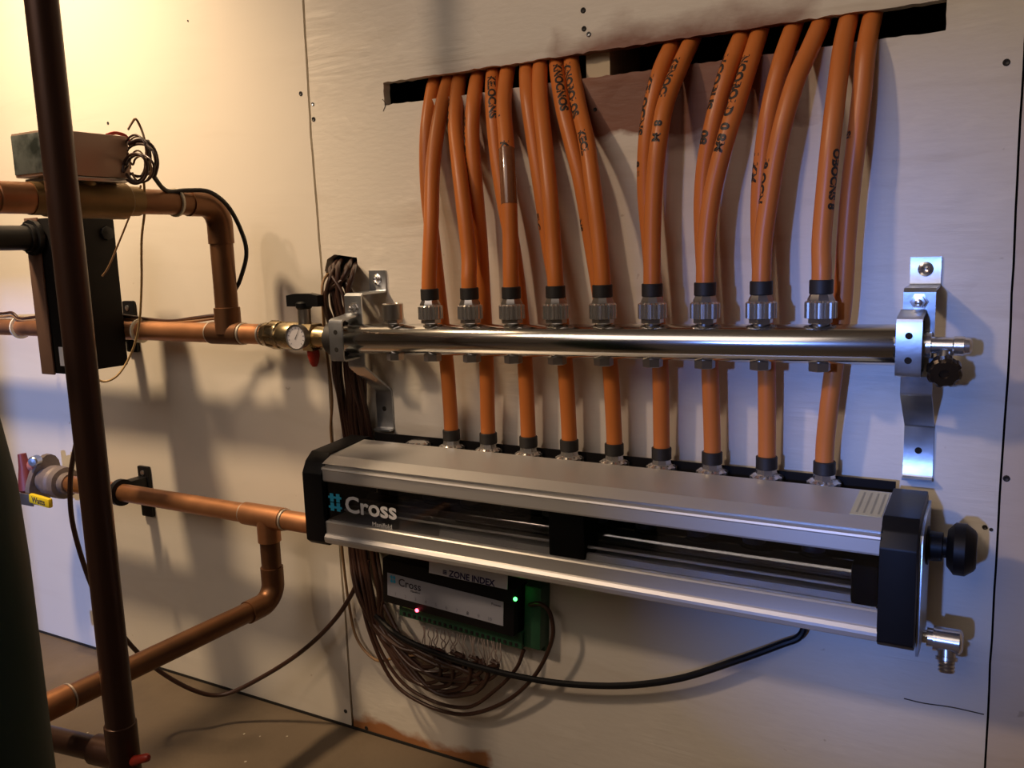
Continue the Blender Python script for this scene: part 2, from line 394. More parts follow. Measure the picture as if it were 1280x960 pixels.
openings = [[(-0.470, 0.79), (-0.362, 0.79), (-0.362, 1.035), (-0.470, 1.035)], [(-1.056, 0.55), (-0.950, 0.55), (-0.950, 0.985), (-1.056, 0.985)]]  # unseen slits, sized to throw the two blue patches on the wall
struct('wall_front', panel([(-4, 0), (2.2, 0), (2.2, TOPZ + .2), (-4, TOPZ + .2)], openings, 0.05, -3.25), SHELL, None, 0)
# dark strip painted in place of the shaded gap between wall and floor
a = at(441, 910, 0)
bm = B(); add_box(bm, (-4, -0.0015, 0.0), (2.2, 0.0, 0.0035)); struct('gap_strip_1', bm, VOID)

# ================================================================ MANIFOLD (upper)
MY = -0.055; MR = 0.0168
A0 = at(424, 423, MY); A1 = at(1139, 431, MY)
def axis_at(px):                     # point on the manifold axis seen at column px
    lo, hi = 0.0, 1.0
    for _ in range(40):
        m_ = (lo + hi) / 2; p = A0.lerp(A1, m_); d = p - CAM
        u = F_PX * right.dot(d) / (-back.dot(d)) + 640
        if u < px: lo = m_
        else: hi = m_
    return A0.lerp(A1, lo)
mani = thing('manifold', 'polished stainless steel manifold pipe running across the wall in two clamps', 'manifold', (A0 + A1) / 2)
bm = B(); L = (A1 - A0).length
lathe(bm, A0 - (A1 - A0).normalized() * 0.004, A1 - A0, [(0, 0.004), (0.0005, 0.012), (0.004, 0.0155), (0.008, MR), (L, MR), (L + 0.004, 0.0155), (L + 0.008, 0.012), (L + 0.0085, 0.004)], 48)
obj('pipe', bm, STEEL, mani)
ports = [493, 540, 587, 640, 693, 752, 815, 880, 948, 1025]
PORT = []
for i in range(10):
    PORT.append(axis_at(493).lerp(axis_at(1025), i / 9))
conn_mesh = None
UP = V((0, 0, 1))
def connector_meshes():
    out = []
    bm = B(); cyl(bm, (0, 0, 0.012), (0, 0, 0.0225), 0.0068, 20); hexn(bm, (0, 0, 0.0175), (0, 0, 0.0225), 0.0105); out.append(mesh(bm, 'port_neck'))
    bm = B(); lathe(bm, (0, 0, 0.0215), UP, [(0, 0.0098), (0.0008, 0.0128), (0.014, 0.0128), (0.0155, 0.0112), (0.0160, 0.0090)], 72, (0.045, 18, 0.012)); out.append(mesh(bm, 'knurled_nut', 20))
    bm = B(); lathe(bm, (0, 0, 0.0368), UP, [(0, 0.0112), (0.0012, 0.0112), (0.006, 0.0090), (0.0075, 0.0085)], 8); out.append(mesh(bm, 'hose_tail'))
    bm = B(); hexn(bm, (0, 0, -0.0235), (0, 0, -0.0155), 0.0095); cyl(bm, (0, 0, -0.0160), (0, 0, -0.010), 0.0072, 16); out.append(mesh(bm, 'balancing_screw'))
    return out
CM = connector_meshes()
def inst(name, me, m, parent, loc):
    if not me.materials: me.materials.append(m)
    o = bpy.data.objects.new(name, me); C.objects.link(o); o.parent = parent
    Lp = V((0, 0, 0)); p = parent
    while p: Lp += p.location; p = p.parent
    o.location = V(loc) - Lp; return o
for i, p in enumerate(PORT):
    inst('port_neck', CM[0], DULLNICKEL, mani, p)
    inst('balancing_screw', CM[3], DULLNICKEL, mani, p)
    if i:
        inst('knurled_nut', CM[1], CHROME, mani, p); inst('hose_tail', CM[2], DULLNICKEL, mani, p)
    else:
        bm = B(); lathe(bm, p + UP * 0.0215, UP, [(0, 0.0105), (0.0006, 0.0118), (0.017, 0.0118), (0.0178, 0.0108), (0.0178, 0.008), (0.0170, 0.0075), (0.0170, 0)], 24)
        o = obj('blanking_cap', bm, DULLNICKEL, mani); o['label'] = 'blanking cap on the unused first port'
# purge valve at the right end
E1 = A1 + (A1 - A0).normalized() * 0.0045; X_ = V((1, 0, 0))
pv = thing('purge_valve', 'nickel purge valve with dark hand wheel on right end of upper manifold', 'valve', E1)
bm = B(); lathe(bm, E1, X_, [(0, 0.006), (0.004, 0.006), (0.0042, 0.0105), (0.0105, 0.0105), (0.0107, 0.0068), (0.026, 0.0068), (0.027, 0.0078), (0.034, 0.0078), (0.0345, 0.0068), (0.038, 0.0064), (0.0395, 0.0045)], 32)
obj('body', bm, CHROME, pv)
bm = B(); q = E1 + V((0.0205, 0.0, -0.004)); cyl(bm, q, q + V((0, -0.008, -0.014)), 0.006, 20); obj('stem', bm, DULLNICKEL, pv)
bm = B(); q2 = q + V((0, -0.008, -0.014)); lathe(bm, q2 + V((0, 0.003, 0)), (0.1, -1, -0.35), [(0, 0.006), (0.0012, 0.0125), (0.008, 0.0125), (0.010, 0.0105), (0.0101, 0.004), (0.0085, 0.0035), (0.0085, 0)], 64, (0.05, 8, 0.010))
o = obj('hand_wheel', bm, mat('bronze_black', (0.05, 0.035, 0.022), 0.3, 0.6, var=0.3), pv)

# ================================================================ BRACKETS
def bracket(xc, label, pz):
    """pz: foot top z, foot bottom z"""
    t = thing('wall_bracket', label, 'bracket', (xc, 0, 0.53), 'steel brackets of the manifolds')
    wv = 0.012; ym = -0.048; th = 0.0022
    bm = B()
    ribbon(bm, [(-0.0012, pz[0]), (-0.0012, pz[1] + 0.002), (-0.0025, pz[1]), (ym + 0.003, pz[1] - 0.0005), (ym, pz[1] - 0.003), (ym, 0.499), (ym + 0.001, 0.4965),
                (-0.0025, 0.464), (-0.0012, 0.461), (-0.0012, 0.418), (-0.0025, 0.4155), (-0.010, 0.4150)], th, xc - wv, xc + wv)
    obj('strap', bm, ZINC, t)
    bm = B(); zc = (pz[0] + pz[1]) / 2 + 0.002
    lathe(bm, (xc, -0.0022, zc), (0, -1, 0), [(0, 0.0062), (0.0008, 0.0062), (0.0015, 0.0045), (0.0028, 0.0042), (0.0032, 0.0035), (0.0020, 0.002), (0.0018, 0)], 18); obj('screw', bm, CHROME, t)
    bm = B(); lathe(bm, (xc, -0.0022, 0.440), (0, -1, 0), [(0, 0.0030), (0.0003, 0.0030), (0.0004, 0)], 14); obj('screw_hole', bm, VOID, t)
    # clamp
    zm = PORT[0].z if xc < -0.4 else PORT[9].z
    yf = -0.0785; xcl = xc - (0.002 if xc < -0.4 else 0.004)
    ctr = (A0 if xc < -0.4 else A1)
    line = [(ym - 0.0022, ctr.z + 0.045), (ym - 0.0022, ctr.z + 0.0275), (ym - 0.004, ctr.z + 0.0265), (yf + 0.004, ctr.z + 0.0235), (yf + 0.001, ctr.z + 0.0222), (yf, ctr.z + 0.019),
            (yf, ctr.z - 0.019), (yf + 0.001, ctr.z - 0.0215), (yf + 0.004, ctr.z - 0.0225), (ym - 0.003, ctr.z - 0.0215)]
    bm = B(); ribbon(bm, line[1:], 0.002, xcl - 0.0095, xcl + 0.0095); o = obj('clamp', bm, ZINC, t)
    for dz in (0.0098, -0.0098):
        bm = B(); lathe(bm, (xcl, yf - 0.0009, ctr.z + dz), (0, -1, 0), [(0, 0.0028), (0.0003, 0.0028), (0.0004, 0.0)], 14); obj('clamp_hole', bm, VOID, t)
    bm = B(); lathe(bm, (xcl + 0.004, ym - 0.001, ctr.z + 0.0345), (0, -1, 0), [(0, 0.0072), (0.001, 0.0072), (0.0012, 0.0052), (0.006, 0.0052), (0.0062, 0.003), (0.009, 0.003), (0.0095, 0.002)], 6); obj('bolt', bm, CHROME, t)
    bm = B(); 
    for s in range(20):
        pass
    lathe(bm, (ctr.x - 0.0, ctr.y, ctr.z), (1, 0, 0), [(-0.009, 0.0172), (-0.009, 0.0198), (0.009, 0.0198), (0.009, 0.0172)], 40); obj('rubber_lining', bm, RUBBER, t)
    return t
bL = bracket(-0.653, 'zinc steel bracket with two-hole clamp on the left end of upper manifold', (at(473, 338, 0).z, at(473, 364, 0).z))
bR = bracket(-0.0650, 'zinc steel bracket with two-hole clamp on the right end of upper manifold', (at(1160, 321, 0).z, at(1160, 357, 0).z))

# ================================================================ TUBES
TR = 0.0081
def print_on(tube, S, text, u0, size, ang, squeeze=1.0):
    """ink lettering laid round the tube: u0 metres down its centre line, ang = heading round it, 0 = towards room"""
    me = text_mesh(text, size, 0, 'LEFT', bold=size * 0.05)
    bm = bmesh.new(); bm.from_mesh(me); bmesh.ops.triangulate(bm, faces=bm.faces); bmesh.ops.subdivide_edges(bm, edges=bm.edges, cuts=1, use_grid_fill=True)
    cum = [0]
    for a, b in zip(S, S[1:]): cum.append(cum[-1] + (b - a).length)
    def at_u(u):
        for i in range(len(S) - 1):
            if cum[i + 1] >= u: break
        t = (u - cum[i]) / max(1e-9, cum[i + 1] - cum[i]); p = S[i].lerp(S[i + 1], t)
        T0 = (S[min(i + 1, len(S) - 1)] - S[max(0, i - 1)]).normalized(); T1 = (S[min(i + 2, len(S) - 1)] - S[i]).normalized()
        return p, T0.lerp(T1, t).normalized()
    for v in bm.verts:
        p, T = at_u(u0 + v.co.x * squeeze)
        f = V((0, -1, 0)); f = (f - T * f.dot(T)).normalized(); s = f.cross(T).normalized()
        a = ang + v.co.y / TR
        v.co = p + (f * math.cos(a) + s * math.sin(a)) * (TR + 0.00012)
    o = obj('lettering', bm, INK, tube, 0)
NTH = ['first', 'second', 'third', 'fourth', 'fifth', 'sixth', 'seventh', 'eighth', 'ninth']
sup_px = [
 [(560, 104), (549, 150), (541, 210), (539, 280), (539.5, 352)],
 [(574, 101), (569, 150), (573, 200), (580, 262), (586, 320), (587.5, 352)],
 [(635, 86), (630, 130), (633, 180), (636, 240), (638, 300), (639, 352)],
 [(676, 78), (675, 120), (681, 180), (687, 240), (691, 300), (693, 352)],
 [(714, 72), (723, 130), (734, 180), (742, 240), (748, 290), (751.5, 350)],
 [(865, 50), (849, 85), (832, 130), (823, 180), (818, 230), (815.5, 290), (815, 350)],
 [(950, 38), (936, 82), (921, 130), (907, 175), (895, 220), (887, 262), (882, 310), (880, 350)],
 [(1028, 24), (1012, 62), (995, 100), (980, 150), (969, 200), (961, 250), (954, 300), (950, 345)],
 [(1062, 18), (1053, 60), (1045, 120), (1038, 180), (1032, 240), (1027, 300), (1025, 345)]]
ret_px = [
 [(542, 108), (534, 165), (534, 230), (541, 300), (550, 380), (558, 450), (562, 500), (565, 552)],
 [(597, 97), (592, 130), (590, 170), (594, 230), (600, 300), (604, 370), (608, 450), (611, 555)],
 [(617, 90), (616, 130), (621, 190), (630, 250), (641, 310), (650, 380), (656, 450), (661, 560)],
 [(659, 83), (660, 120), (668, 180), (677, 240), (687, 310), (699, 380), (706, 450), (712, 567)],
 [(696, 76), (703, 130), (715, 180), (727, 230), (739, 300), (752, 380), (762, 450), (768, 572)],
 [(840, 56), (826, 88), (815, 130), (808, 180), (807, 240), (812, 300), (819, 380), (825, 450), (827, 577)],
 [(928, 42), (913, 80), (900, 120), (889, 165), (881, 210), (878, 260), (880, 320), (884, 380), (887, 450), (890, 584)],
 [(993, 30), (979, 70), (968, 110), (960, 150), (954, 195), (950, 245), (950, 300), (953, 370), (958, 450), (959, 590)],
 [(1092, 14), (1083, 60), (1077, 120), (1070, 180), (1063, 240), (1058, 300), (1053, 380), (1045, 440), (1036, 510), (1031, 598)]]
LP = []                                  # lower ports, on the box
BY = -0.023
_l = [(523, 556), (565, 559), (611, 562), (661, 567), (712, 573), (768, 578), (827, 584), (890, 591), (958, 598), (1030, 605)]
b0 = at(523, 556, BY); b9 = at(1030, 605, BY)
for i, q in enumerate(_l): u_ = b0.lerp(b9, i / 9); m_ = at(q[0], q[1], BY); LP.append(V((m_.x, BY, u_.z)))
SUP, RET = [], []
for i in range(9):
    top = sup_px[i]; P = []; n = len(top); end = PORT[i + 1]
    y_end = end.y
    prn = []
    for j, (x, y) in enumerate(top):
        t = j / (n - 1)
        dep = [0.015, -0.012, -0.032][j] if j < 3 else (-0.040 + (y_end + 0.040) * (j - 2) / (n - 3))
        prn.append(at(x, y, dep))
    inside = prn[0] + V((0.0, 0.014, 0.018))
    P = [inside + V((0, 0.012, 0.05)), inside] + prn[:-1] + [end + UP * 0.062, end + UP * 0.040]
    t_ = thing('pex_tube', 'x', 'tube', end + UP * 0.045, 'orange tubes into the upper manifold')
    t_['label'] = f'orange tube down into knurled nut on top of steel manifold, {NTH[i]} from left'
    bm = B(); S = sweep(bm, P, TR, 20, 8); obj('tube', bm, PEX, t_); SUP.append((t_, S))
    bm = B(); cyl(bm, end + UP * 0.0425, end + UP * 0.0545, 0.0098, 24, 0.0006); obj('end_collar', bm, RUBBER, t_)
for i in range(9):
    top = ret_px[i]; prn = []; n = len(top); end = LP[i + 1]
    for j, (x, y) in enumerate(top):
        t = j / (n - 1)
        dep = 0.016 if j == 0 else (-0.010 if j == 1 else (-0.020 if j == 2 else -0.025))
        prn.append(at(x, y, dep))
    if i == 2: pass
    inside = prn[0] + V((0.0, 0.014, 0.018))
    P = [inside + V((0, 0.012, 0.05)), inside] + prn[:-1] + [end + UP * 0.035, end + UP * 0.006]
    t_ = thing('pex_tube', 'x', 'tube', end + UP * 0.01, 'orange tubes into the lower manifold')
    t_['label'] = f'orange tube passing behind steel manifold down into the long box, {NTH[i]} from left'
    bm = B(); S = sweep(bm, P, TR, 20, 8); obj('tube', bm, PEX, t_); RET.append((t_, S))
    bm = B(); cyl(bm, end + UP * 0.0095, end + UP * 0.0215, 0.0098, 24, 0.0006); obj('end_collar', bm, RUBBER, t_)
def S_u(S, z):                         # distance down the line where height z is reached
    u = 0
    for a, b in zip(S, S[1:]):
        if b.z < z: return u
        u += (b - a).length
    return u
def letter(kind, i, text, zpx, size, ang):
    t_, S = (SUP if kind else RET)[i]; z = at(zpx[0], zpx[1], -0.04).z
    print_on(t_, S, text, S_u(S, z), size, ang)
letter(0, 5, 'KELOCNS', (820, 95), 0.0125, -0.9)
letter(0, 5, '8 II', (808, 200), 0.011, -1.0)
letter(1, 5, 'KENOCI', (853, 72), 0.0115, -0.5)
letter(1, 5, '8  M', (832, 155), 0.0105, -0.1)
letter(0, 6, 'HCOBUS', (909, 72), 0.0125, -0.9)
letter(0, 6, '08', (888, 165), 0.012, -0.6)
letter(1, 6, 'NCOBOLD', (936, 68), 0.0125, -0.55)
letter(1, 6, '0 8M', (903, 160), 0.012, -0.35)
letter(0, 4, 'KNOCNOS', (699, 80), 0.0115, 0.5)
letter(1, 4, 'KNOBOLOS', (718, 78), 0.0125, -0.35)
letter(1, 4, 'KECL', (730, 165), 0.0110, -0.1)
letter(0, 2, 'KELOCNS', (616, 92), 0.0115, 0.45)
letter(1, 2, '.', (634, 150), 0.010, 0.2)
letter(1, 2, 'KENOC 8', (634, 185), 0.0125, 0.2)
letter(1, 1, 'KELOC', (569, 115), 0.0110, -1.0)
letter(0, 1, 'KENOCNS', (590, 140), 0.0115, -1.1)
letter(0, 7, '1 KM', (958, 190), 0.0125, -0.95)
letter(1, 7, 'I8 OCN', (968, 205), 0.0115, -1.05)
letter(1, 8, 'OBOCNS 8', (1046, 190), 0.010, 0.95)
letter(0, 3, 'ELC', (680, 265), 0.010, -0.9)
letter(0, 4, 'NS', (735, 275), 0.010, -1.0)
letter(0, 8, 'SI', (1062, 170), 0.009, -1.0)
# clear tape wound on the third supply tube
t_, S = SUP[2]; z = at(634, 178, -0.045).z
TAPE = mat('dark_tape', (0.22, 0.09, 0.04), 0.25, coat=0.5, var=0.2, vscale=200)
bm = B(); sub = [p for p in S if at(636, 262, -0.045).z < p.z < z]
sweep(bm, sub, TR + 0.0003, 20, 1, raw=True); obj('tape_wrap', bm, TAPE, t_)
print_on(t_, [p for p in S], 'KENOC 8', S_u(S, z) + 0.008, 0.0115, 0.1)
for o in t_.children:
    if o.name.startswith('lettering'): o.scale = (1, 1, 1)

# ================================================================ LOWER MANIFOLD BOX
YF = -0.112
xl, xr = -0.659, -0.081
def zf(py, Y=YF): return at(780, py, Y).z
yc = -0.097; yb = -0.037
z_b = at(780, 582, yb).z; z_c = at(780, 611, yc).z; z_f = at(780, 626, YF).z
z_r0 = zf(633); z_w0 = zf(652.5); z_w1 = zf(712); z_l1 = zf(731); z_bt = zf(746)
box = thing('manifold_cabinet', 'long aluminium box with dark window and black end caps under orange tubes', 'manifold box', ((xl + xr) / 2, YF, z_bt))
bm = B()
prism_x(bm, [(yb, z_b), (yc, z_c), (YF + 0.001, z_f), (YF + 0.001, z_r0 + 0.0055), (YF + 0.0055, z_r0 + 0.0050), (YF + 0.0055, z_r0 + 0.0020), (YF + 0.003, z_r0),
             (YF + 0.008, z_r0), (YF + 0.008, z_f - 0.003), (yc, z_c - 0.003), (yb, z_b - 0.003)], xl, xr)
obj('top_cover', bm, ALU, box, 2)
bm = B(); prism_x(bm, [(YF + 0.0028, z_r0 + 0.0022), (YF - 0.0005, z_r0 + 0.0012), (YF - 0.0012, z_r0 - 0.0006), (YF, z_r0 - 0.002), (YF, z_w0 + 0.0018), (YF + 0.0012, z_w0), (YF + 0.006, z_w0), (YF + 0.006, z_r0 + 0.0022)], xl, xr); obj('upper_rail', bm, ALU, box, 20)
bm = B(); prism_x(bm, [(YF + 0.006, z_w1), (YF + 0.001, z_w1), (YF - 0.0005, z_w1 - 0.0012), (YF, z_w1 - 0.0026), (YF, z_l1 + 0.001), (YF - 0.0014, z_l1),
                       (YF - 0.0034, z_l1 - 0.0030), (YF - 0.0036, z_l1 - 0.0055), (YF - 0.0024, z_bt + 0.0022), (YF + 0.001, z_bt), (YF + 0.006, z_bt - 0.0005), (-0.045, z_bt - 0.0005), (-0.045, z_bt + 0.002), (YF + 0.010, z_bt + 0.002)], xl, xr)
obj('lower_rail', bm, ALU, box, 20)
# back channel
bm = B()
add_box(bm, (xl, -0.016, z_bt + 0.003), (xr, -0.0135, z_b + 0.004)); add_box(bm, (xl, -0.036, z_b - 0.012), (xr, -0.0135, z_b - 0.0095)); add_box(bm, (xl, -0.048, z_bt + 0.002), (xr, -0.0135, z_bt + 0.0045))
obj('back_channel', bm, BLACKM, box)
bm = B(); add_box(bm, (xl, YF + 0.0025, z_w1 - 0.001), (xr, YF + 0.0045, z_w0 + 0.001)); obj('window', bm, GLASS, box, 0)
# end caps
def cap(x0, x1, e=0.0028):
    bm = B(); a, b = min(x0, x1), max(x0, x1)
    prof = [(yb + 0.010, z_b + e * 0.6), (yc, z_c + e), (YF + 0.004, z_f + e * 0.2), (YF - e, z_f - 0.012), (YF - e, z_bt + 0.002), (YF + 0.004, z_bt - e - 0.001), (-0.030, z_bt - e - 0.001), (-0.019, z_bt + 0.006), (-0.019, z_b - 0.004)]
    prism_x(bm, prof, a, b)
    es = [e_ for e_ in bm.edges]; bmesh.ops.bevel(bm, geom=es, offset=0.0012, segments=2, affect='EDGES', profile=0.6)
    return bm
o = obj('end_cap', cap(xl + 0.0005, -0.6865), BLACK, box); o = obj('end_cap', cap(xr - 0.0005, -0.0540), BLACK, box)
# inside: lower header pipe, flow meters, clip block
bm = B(); zc1 = zf(690, -0.080); cyl(bm, (xl + 0.002, -0.074, 0.346), (xr - 0.002, -0.074, 0.346), 0.0125, 40); obj('inner_pipe', bm, mat('dark_steel', (0.30, 0.29, 0.28), 0.10, 1.0, var=0.03), box)
bm = B(); add_box(bm, (xl + .002, -0.108, z_w1 - 0.0005), (xr - .002, -0.060, z_w1 + 0.0015)); prism_x(bm, [(-0.105, z_w1 + 0.001), (-0.1035, z_w1 + 0.0068), (-0.100, z_w1 + 0.0075), (-0.097, z_w1 + 0.0055), (-0.096, z_w1 + 0.001)], xl + .15, xr - .002); obj('inner_ledge', bm, ALU, box, 20)
bm = B(); cyl(bm, (xl + 0.02, -0.1000, at(735, 683, -0.1).z), (xr - 0.002, -0.1000, at(735, 683, -0.1).z), 0.0014, 10); obj('highlight_rod', bm, ALU, box)  # bright rod added to draw the highlight line of the inner pipe
xm = at(713, 680, -0.100).x
bm = B(); add_box(bm, (xm - 0.019, -0.1085, z_w1 + 0.001), (xm + 0.019, -0.050, z_w0 + 0.006), 0.002); obj('clip_block', bm, BLACKM, box)
bm = B(); add_box(bm, (xr - 0.022, -0.1085, z_w1 + 0.0005), (xr - 0.001, -0.050, z_w0 - 0.010), 0.004); obj('inner_bearing', bm, BLACKM, box)
DARKVALVE = mat('grey_valve_plastic', (0.035, 0.033, 0.033), 0.5, var=0.3)
for i, p in enumerate(LP):
    bm = B(); lathe(bm, (p.x, -0.066, 0.359), UP, [(0, 0.010), (0.012, 0.010), (0.0122, 0.014), (0.030, 0.0135), (0.032, 0.010)], 20, (0.04, 10, 0.0132)); obj('flow_valve', bm, DARKVALVE, box)
    # visible connector above
    bm = B(); cyl(bm, p + UP * -0.012, p + UP * 0.001, 0.0090, 20); 
    lathe(bm, p + UP * -0.004, UP, [(0, 0.0105), (0.0005, 0.0145), (0.0065, 0.0145), (0.0085, 0.0120), (0.0095, 0.0080)], 48, (0.05, 12, 0.0135)); obj('knurled_nut', bm, CHROME, box, 20)
    if i: 
        bm = B(); lathe(bm, p + UP * 0.004, UP, [(0, 0.0105), (0.006, 0.0090)], 8); obj('hose_tail', bm, CHROME, box)
bm = B(); sx0, sx1 = xr - 0.026, xr - 0.0015
prism_n = V((0, yc - yb, z_c - z_b)).normalized()
def on_top(x, t): return V((x, yb + (yc - yb) * t, z_b + (z_c - z_b) * t + 0.0002))
vs = [bm.verts.new(on_top(sx0, 0.04)), bm.verts.new(on_top(sx1, 0.04)), bm.verts.new(on_top(sx1, 0.99)), bm.verts.new(on_top(sx0, 0.99))]
up2 = V((0, 0, 0.0003)); vt = [bm.verts.new(v.co + up2) for v in vs]
bm.faces.new(vt); bm.faces.new(vs[::-1])
for i in range(4): bm.faces.new((vs[i], vs[(i + 1) % 4], vt[(i + 1) % 4], vt[i]))
st = obj('sticker', bm, STICKER, box); st['label'] = 'cream label across the right end of the top'
ydir = (on_top(0, 0) - on_top(0, 1)).normalized()
for k, s in enumerate(['OPEN THE VALVE', 'BEFORE FILLING', 'FLUSH LOOPS', 'EACH ZONE']):
    pass
for k in range(4):
    bm = B(); xx = sx0 + 0.004 + k * 0.0055
    a = on_top(xx, 0.12) + up2 * 1.6; b = on_top(xx, 0.9) + up2 * 1.6
    q = [bm.verts.new(a), bm.verts.new(a + V((0.0016, 0, 0))), bm.verts.new(b + V((0.0016, 0, 0))), bm.verts.new(b)]; bm.faces.new(q)
    obj('print_line', bm, mat('faded_print', (0.38, 0.37, 0.27), 0.6), st, 0)
# logo on the window
yl = YF + 0.0020
def at_l(px, py): return at(px, py, yl)
place_text('Cross', 0.026, at_l(431, 631) + V((0, 0, 0)), (1, 0, 0), (0, 0, 1), WHITE, box, ax='LEFT', bold=0.0006, sx=1.13)
place_text('Manifold', 0.0072, at_l(465, 655), (1, 0, 0), (0, 0, 1), WHITE, box, ax='LEFT', sx=1.1)
lp = at_l(419, 628)
def logo(c, s, parent, y=None):
    bm = B()
    for dx in (-0.42, 0.42):
        for dz in (-0.5, 0.5):
            add_box(bm, (c.x + (dx - 0.24) * s, c.y - 0.0002, c.z + (dz - 0.45) * s), (c.x + (dx + 0.24) * s, c.y, c.z + (dz + 0.45) * s))
    add_box(bm, (c.x - 0.9 * s, c.y - 0.0004, c.z + 0.42 * s), (c.x + 0.9 * s, c.y - 0.0002, c.z + 0.66 * s)); add_box(bm, (c.x - 0.9 * s, c.y - 0.0004, c.z - 0.66 * s), (c.x + 0.9 * s, c.y - 0.0002, c.z - 0.42 * s))
    o = obj('emblem', bm, BLUE, parent, 0); o['label'] = 'blue double cross emblem'
logo(lp, 0.0105, box)
# right side plate, knob, drain
ins = B(); prism_x(ins, [(-0.022, 0.4015), (-0.070, 0.400), (-0.094, 0.392), (-0.098, 0.385), (-0.098, 0.292), (-0.022, 0.288)], -0.0538, -0.0515)
o = obj('side_plate', ins, ZINC, box); o['label'] = 'grey metal plate on the right end'
knob_c = at(1180, 684, -0.055)
bm = B(); kx = V((1, 0, 0)); k0 = V((-0.0517, -0.055, knob_c.z - 0.000))
lathe(bm, k0, kx, [(0, 0.016), (0.002, 0.016), (0.0022, 0.0125), (0.012, 0.0120), (0.0125, 0.0085), (0.015, 0.0085), (0.0155, 0.015), (0.021, 0.0215), (0.029, 0.0215), (0.0355, 0.0165), (0.037, 0.014), (0.0371, 0)], 16)
o = obj('knob', bm, BLACK, box, 30); o['label'] = 'black adjusting knob sticking out of the right end'
dv0 = V((-0.0517, -0.055, at(1165, 797, -0.055).z))
dv = thing('drain_valve', 'shiny nickel drain valve with threaded spout at lower right end of the box', 'valve', dv0)
bm = B(); lathe(bm, dv0, kx, [(0, 0.0055), (0.003, 0.0055), (0.0032, 0.0078), (0.008, 0.0078), (0.0082, 0.0105), (0.0105, 0.0105), (0.0107, 0.0102), (0.028, 0.0102), (0.029, 0.0094), (0.0305, 0.0070), (0.0305, 0.0)], 32); obj('body', bm, CHROME, dv)
bm = B(); q = dv0 + V((0.0185, -0.002, -0.006)); lathe(bm, q, (0.05, -0.35, -1), [(0, 0.0072), (0.007, 0.0072), (0.0072, 0.0085), (0.010, 0.0085), (0.0102, 0.0062), (0.012, 0.0067), (0.0135, 0.0060), (0.015, 0.0067), (0.0165, 0.0060), (0.018, 0.0067), (0.020, 0.0055), (0.0205, 0.003), (0.019, 0)], 28); obj('spout', bm, DULLNICKEL, dv)
# connection under the left cap
bm = B(); p = at(413, 684, -0.075); lathe(bm, (p.x, p.y, z_bt + 0.002), (0, 0, -1), [(0, 0.010), (0.004, 0.010), (0.008, 0.0085), (0.0105, 0.005), (0.011, 0)], 24); o = obj('drain_cap', bm, CHROME, box)

# ================================================================ COPPER PIPES
def ring(bm, p, d, r, wdt=0.0012): lathe(bm, V(p) - V(d).normalized() * wdt, d, [(0, r), (wdt * 0.4, r + 0.0008), (wdt * 1.6, r + 0.0008), (wdt * 2, r)], 28)
XD = -0.849; CR = 0.0125; ZU = 0.6915; ZM = at(283, 414, MY).z
mid0 = at(-120, 402, MY); mid1 = at(340, 419, MY); zl0, zl1 = mid0.z, mid1.z
def mid(px): return at(px, 403 + (px) * 0.0470, MY)
M0, M1 = V((-1.9, MY, at(0, 408.5, MY).z + (0.0))), at(337, 418, MY)
supc = thing('copper_pipe', 'copper pipe with a drop from above teed into it, leading to upper manifold', 'pipe', (XD, MY, M1.z))
bm = B(); cyl(bm, M0, M1, CR, 32); obj('straight_pipe', bm, COPPER, supc)
mdir = (M1 - M0).normalized(); MT = M0 + mdir * ((XD - M0.x) / mdir.x)
bm = B(); cyl(bm, MT - mdir * 0.030, MT + mdir * 0.024, CR + 0.0016, 32, 0.0008); lathe(bm, MT, UP, [(0, CR + 0.0035), (0.032, CR + 0.0035), (0.0325, CR + 0.002)], 32); obj('tee', bm, COPPERD, supc)
bm = B(); ring(bm, MT + mdir * 0.026, mdir, CR + 0.0005, 0.002); ring(bm, MT - mdir * 0.031, mdir, CR + 0.0003); ring(bm, M1 - mdir * 0.010, mdir, CR + 0.0005, 0.0018); obj('solder_ring', bm, SOLDER, supc)
bm = B(); CU = 0.0140; top = V((XD, MY, ZU))
cyl(bm, MT + UP * 0.02, V((XD, MY, ZU - 0.028)), CU, 32); obj('riser', bm, COPPERD, supc)
bm = B()
S = []
rb = 0.026
for i in range(13):
    a = math.pi / 2 * i / 12
    S.append(V((XD, MY - rb + rb * math.cos(a), ZU - rb + rb * math.sin(a))))
S = [V((XD, MY, ZU - rb - 0.022))] + S + [V((XD, MY - rb - 0.020, ZU))]
sweep(bm, S, CU + 0.0015, 28, raw=True); obj('elbow', bm, COPPERD, supc)
bm = B(); cyl(bm, (XD, MY - rb, ZU), (XD, -0.175, ZU), CU, 32); obj('straight_pipe', bm, COPPERD, supc)
bm = B(); cyl(bm, (XD, -0.290, ZU), (XD, -0.52, ZU - 0.002), CU, 32); cyl(bm, (XD, -0.292, ZU), (XD, -0.330, ZU), CU + .0015, 32, .0008); obj('straight_pipe', bm, COPPER, supc)

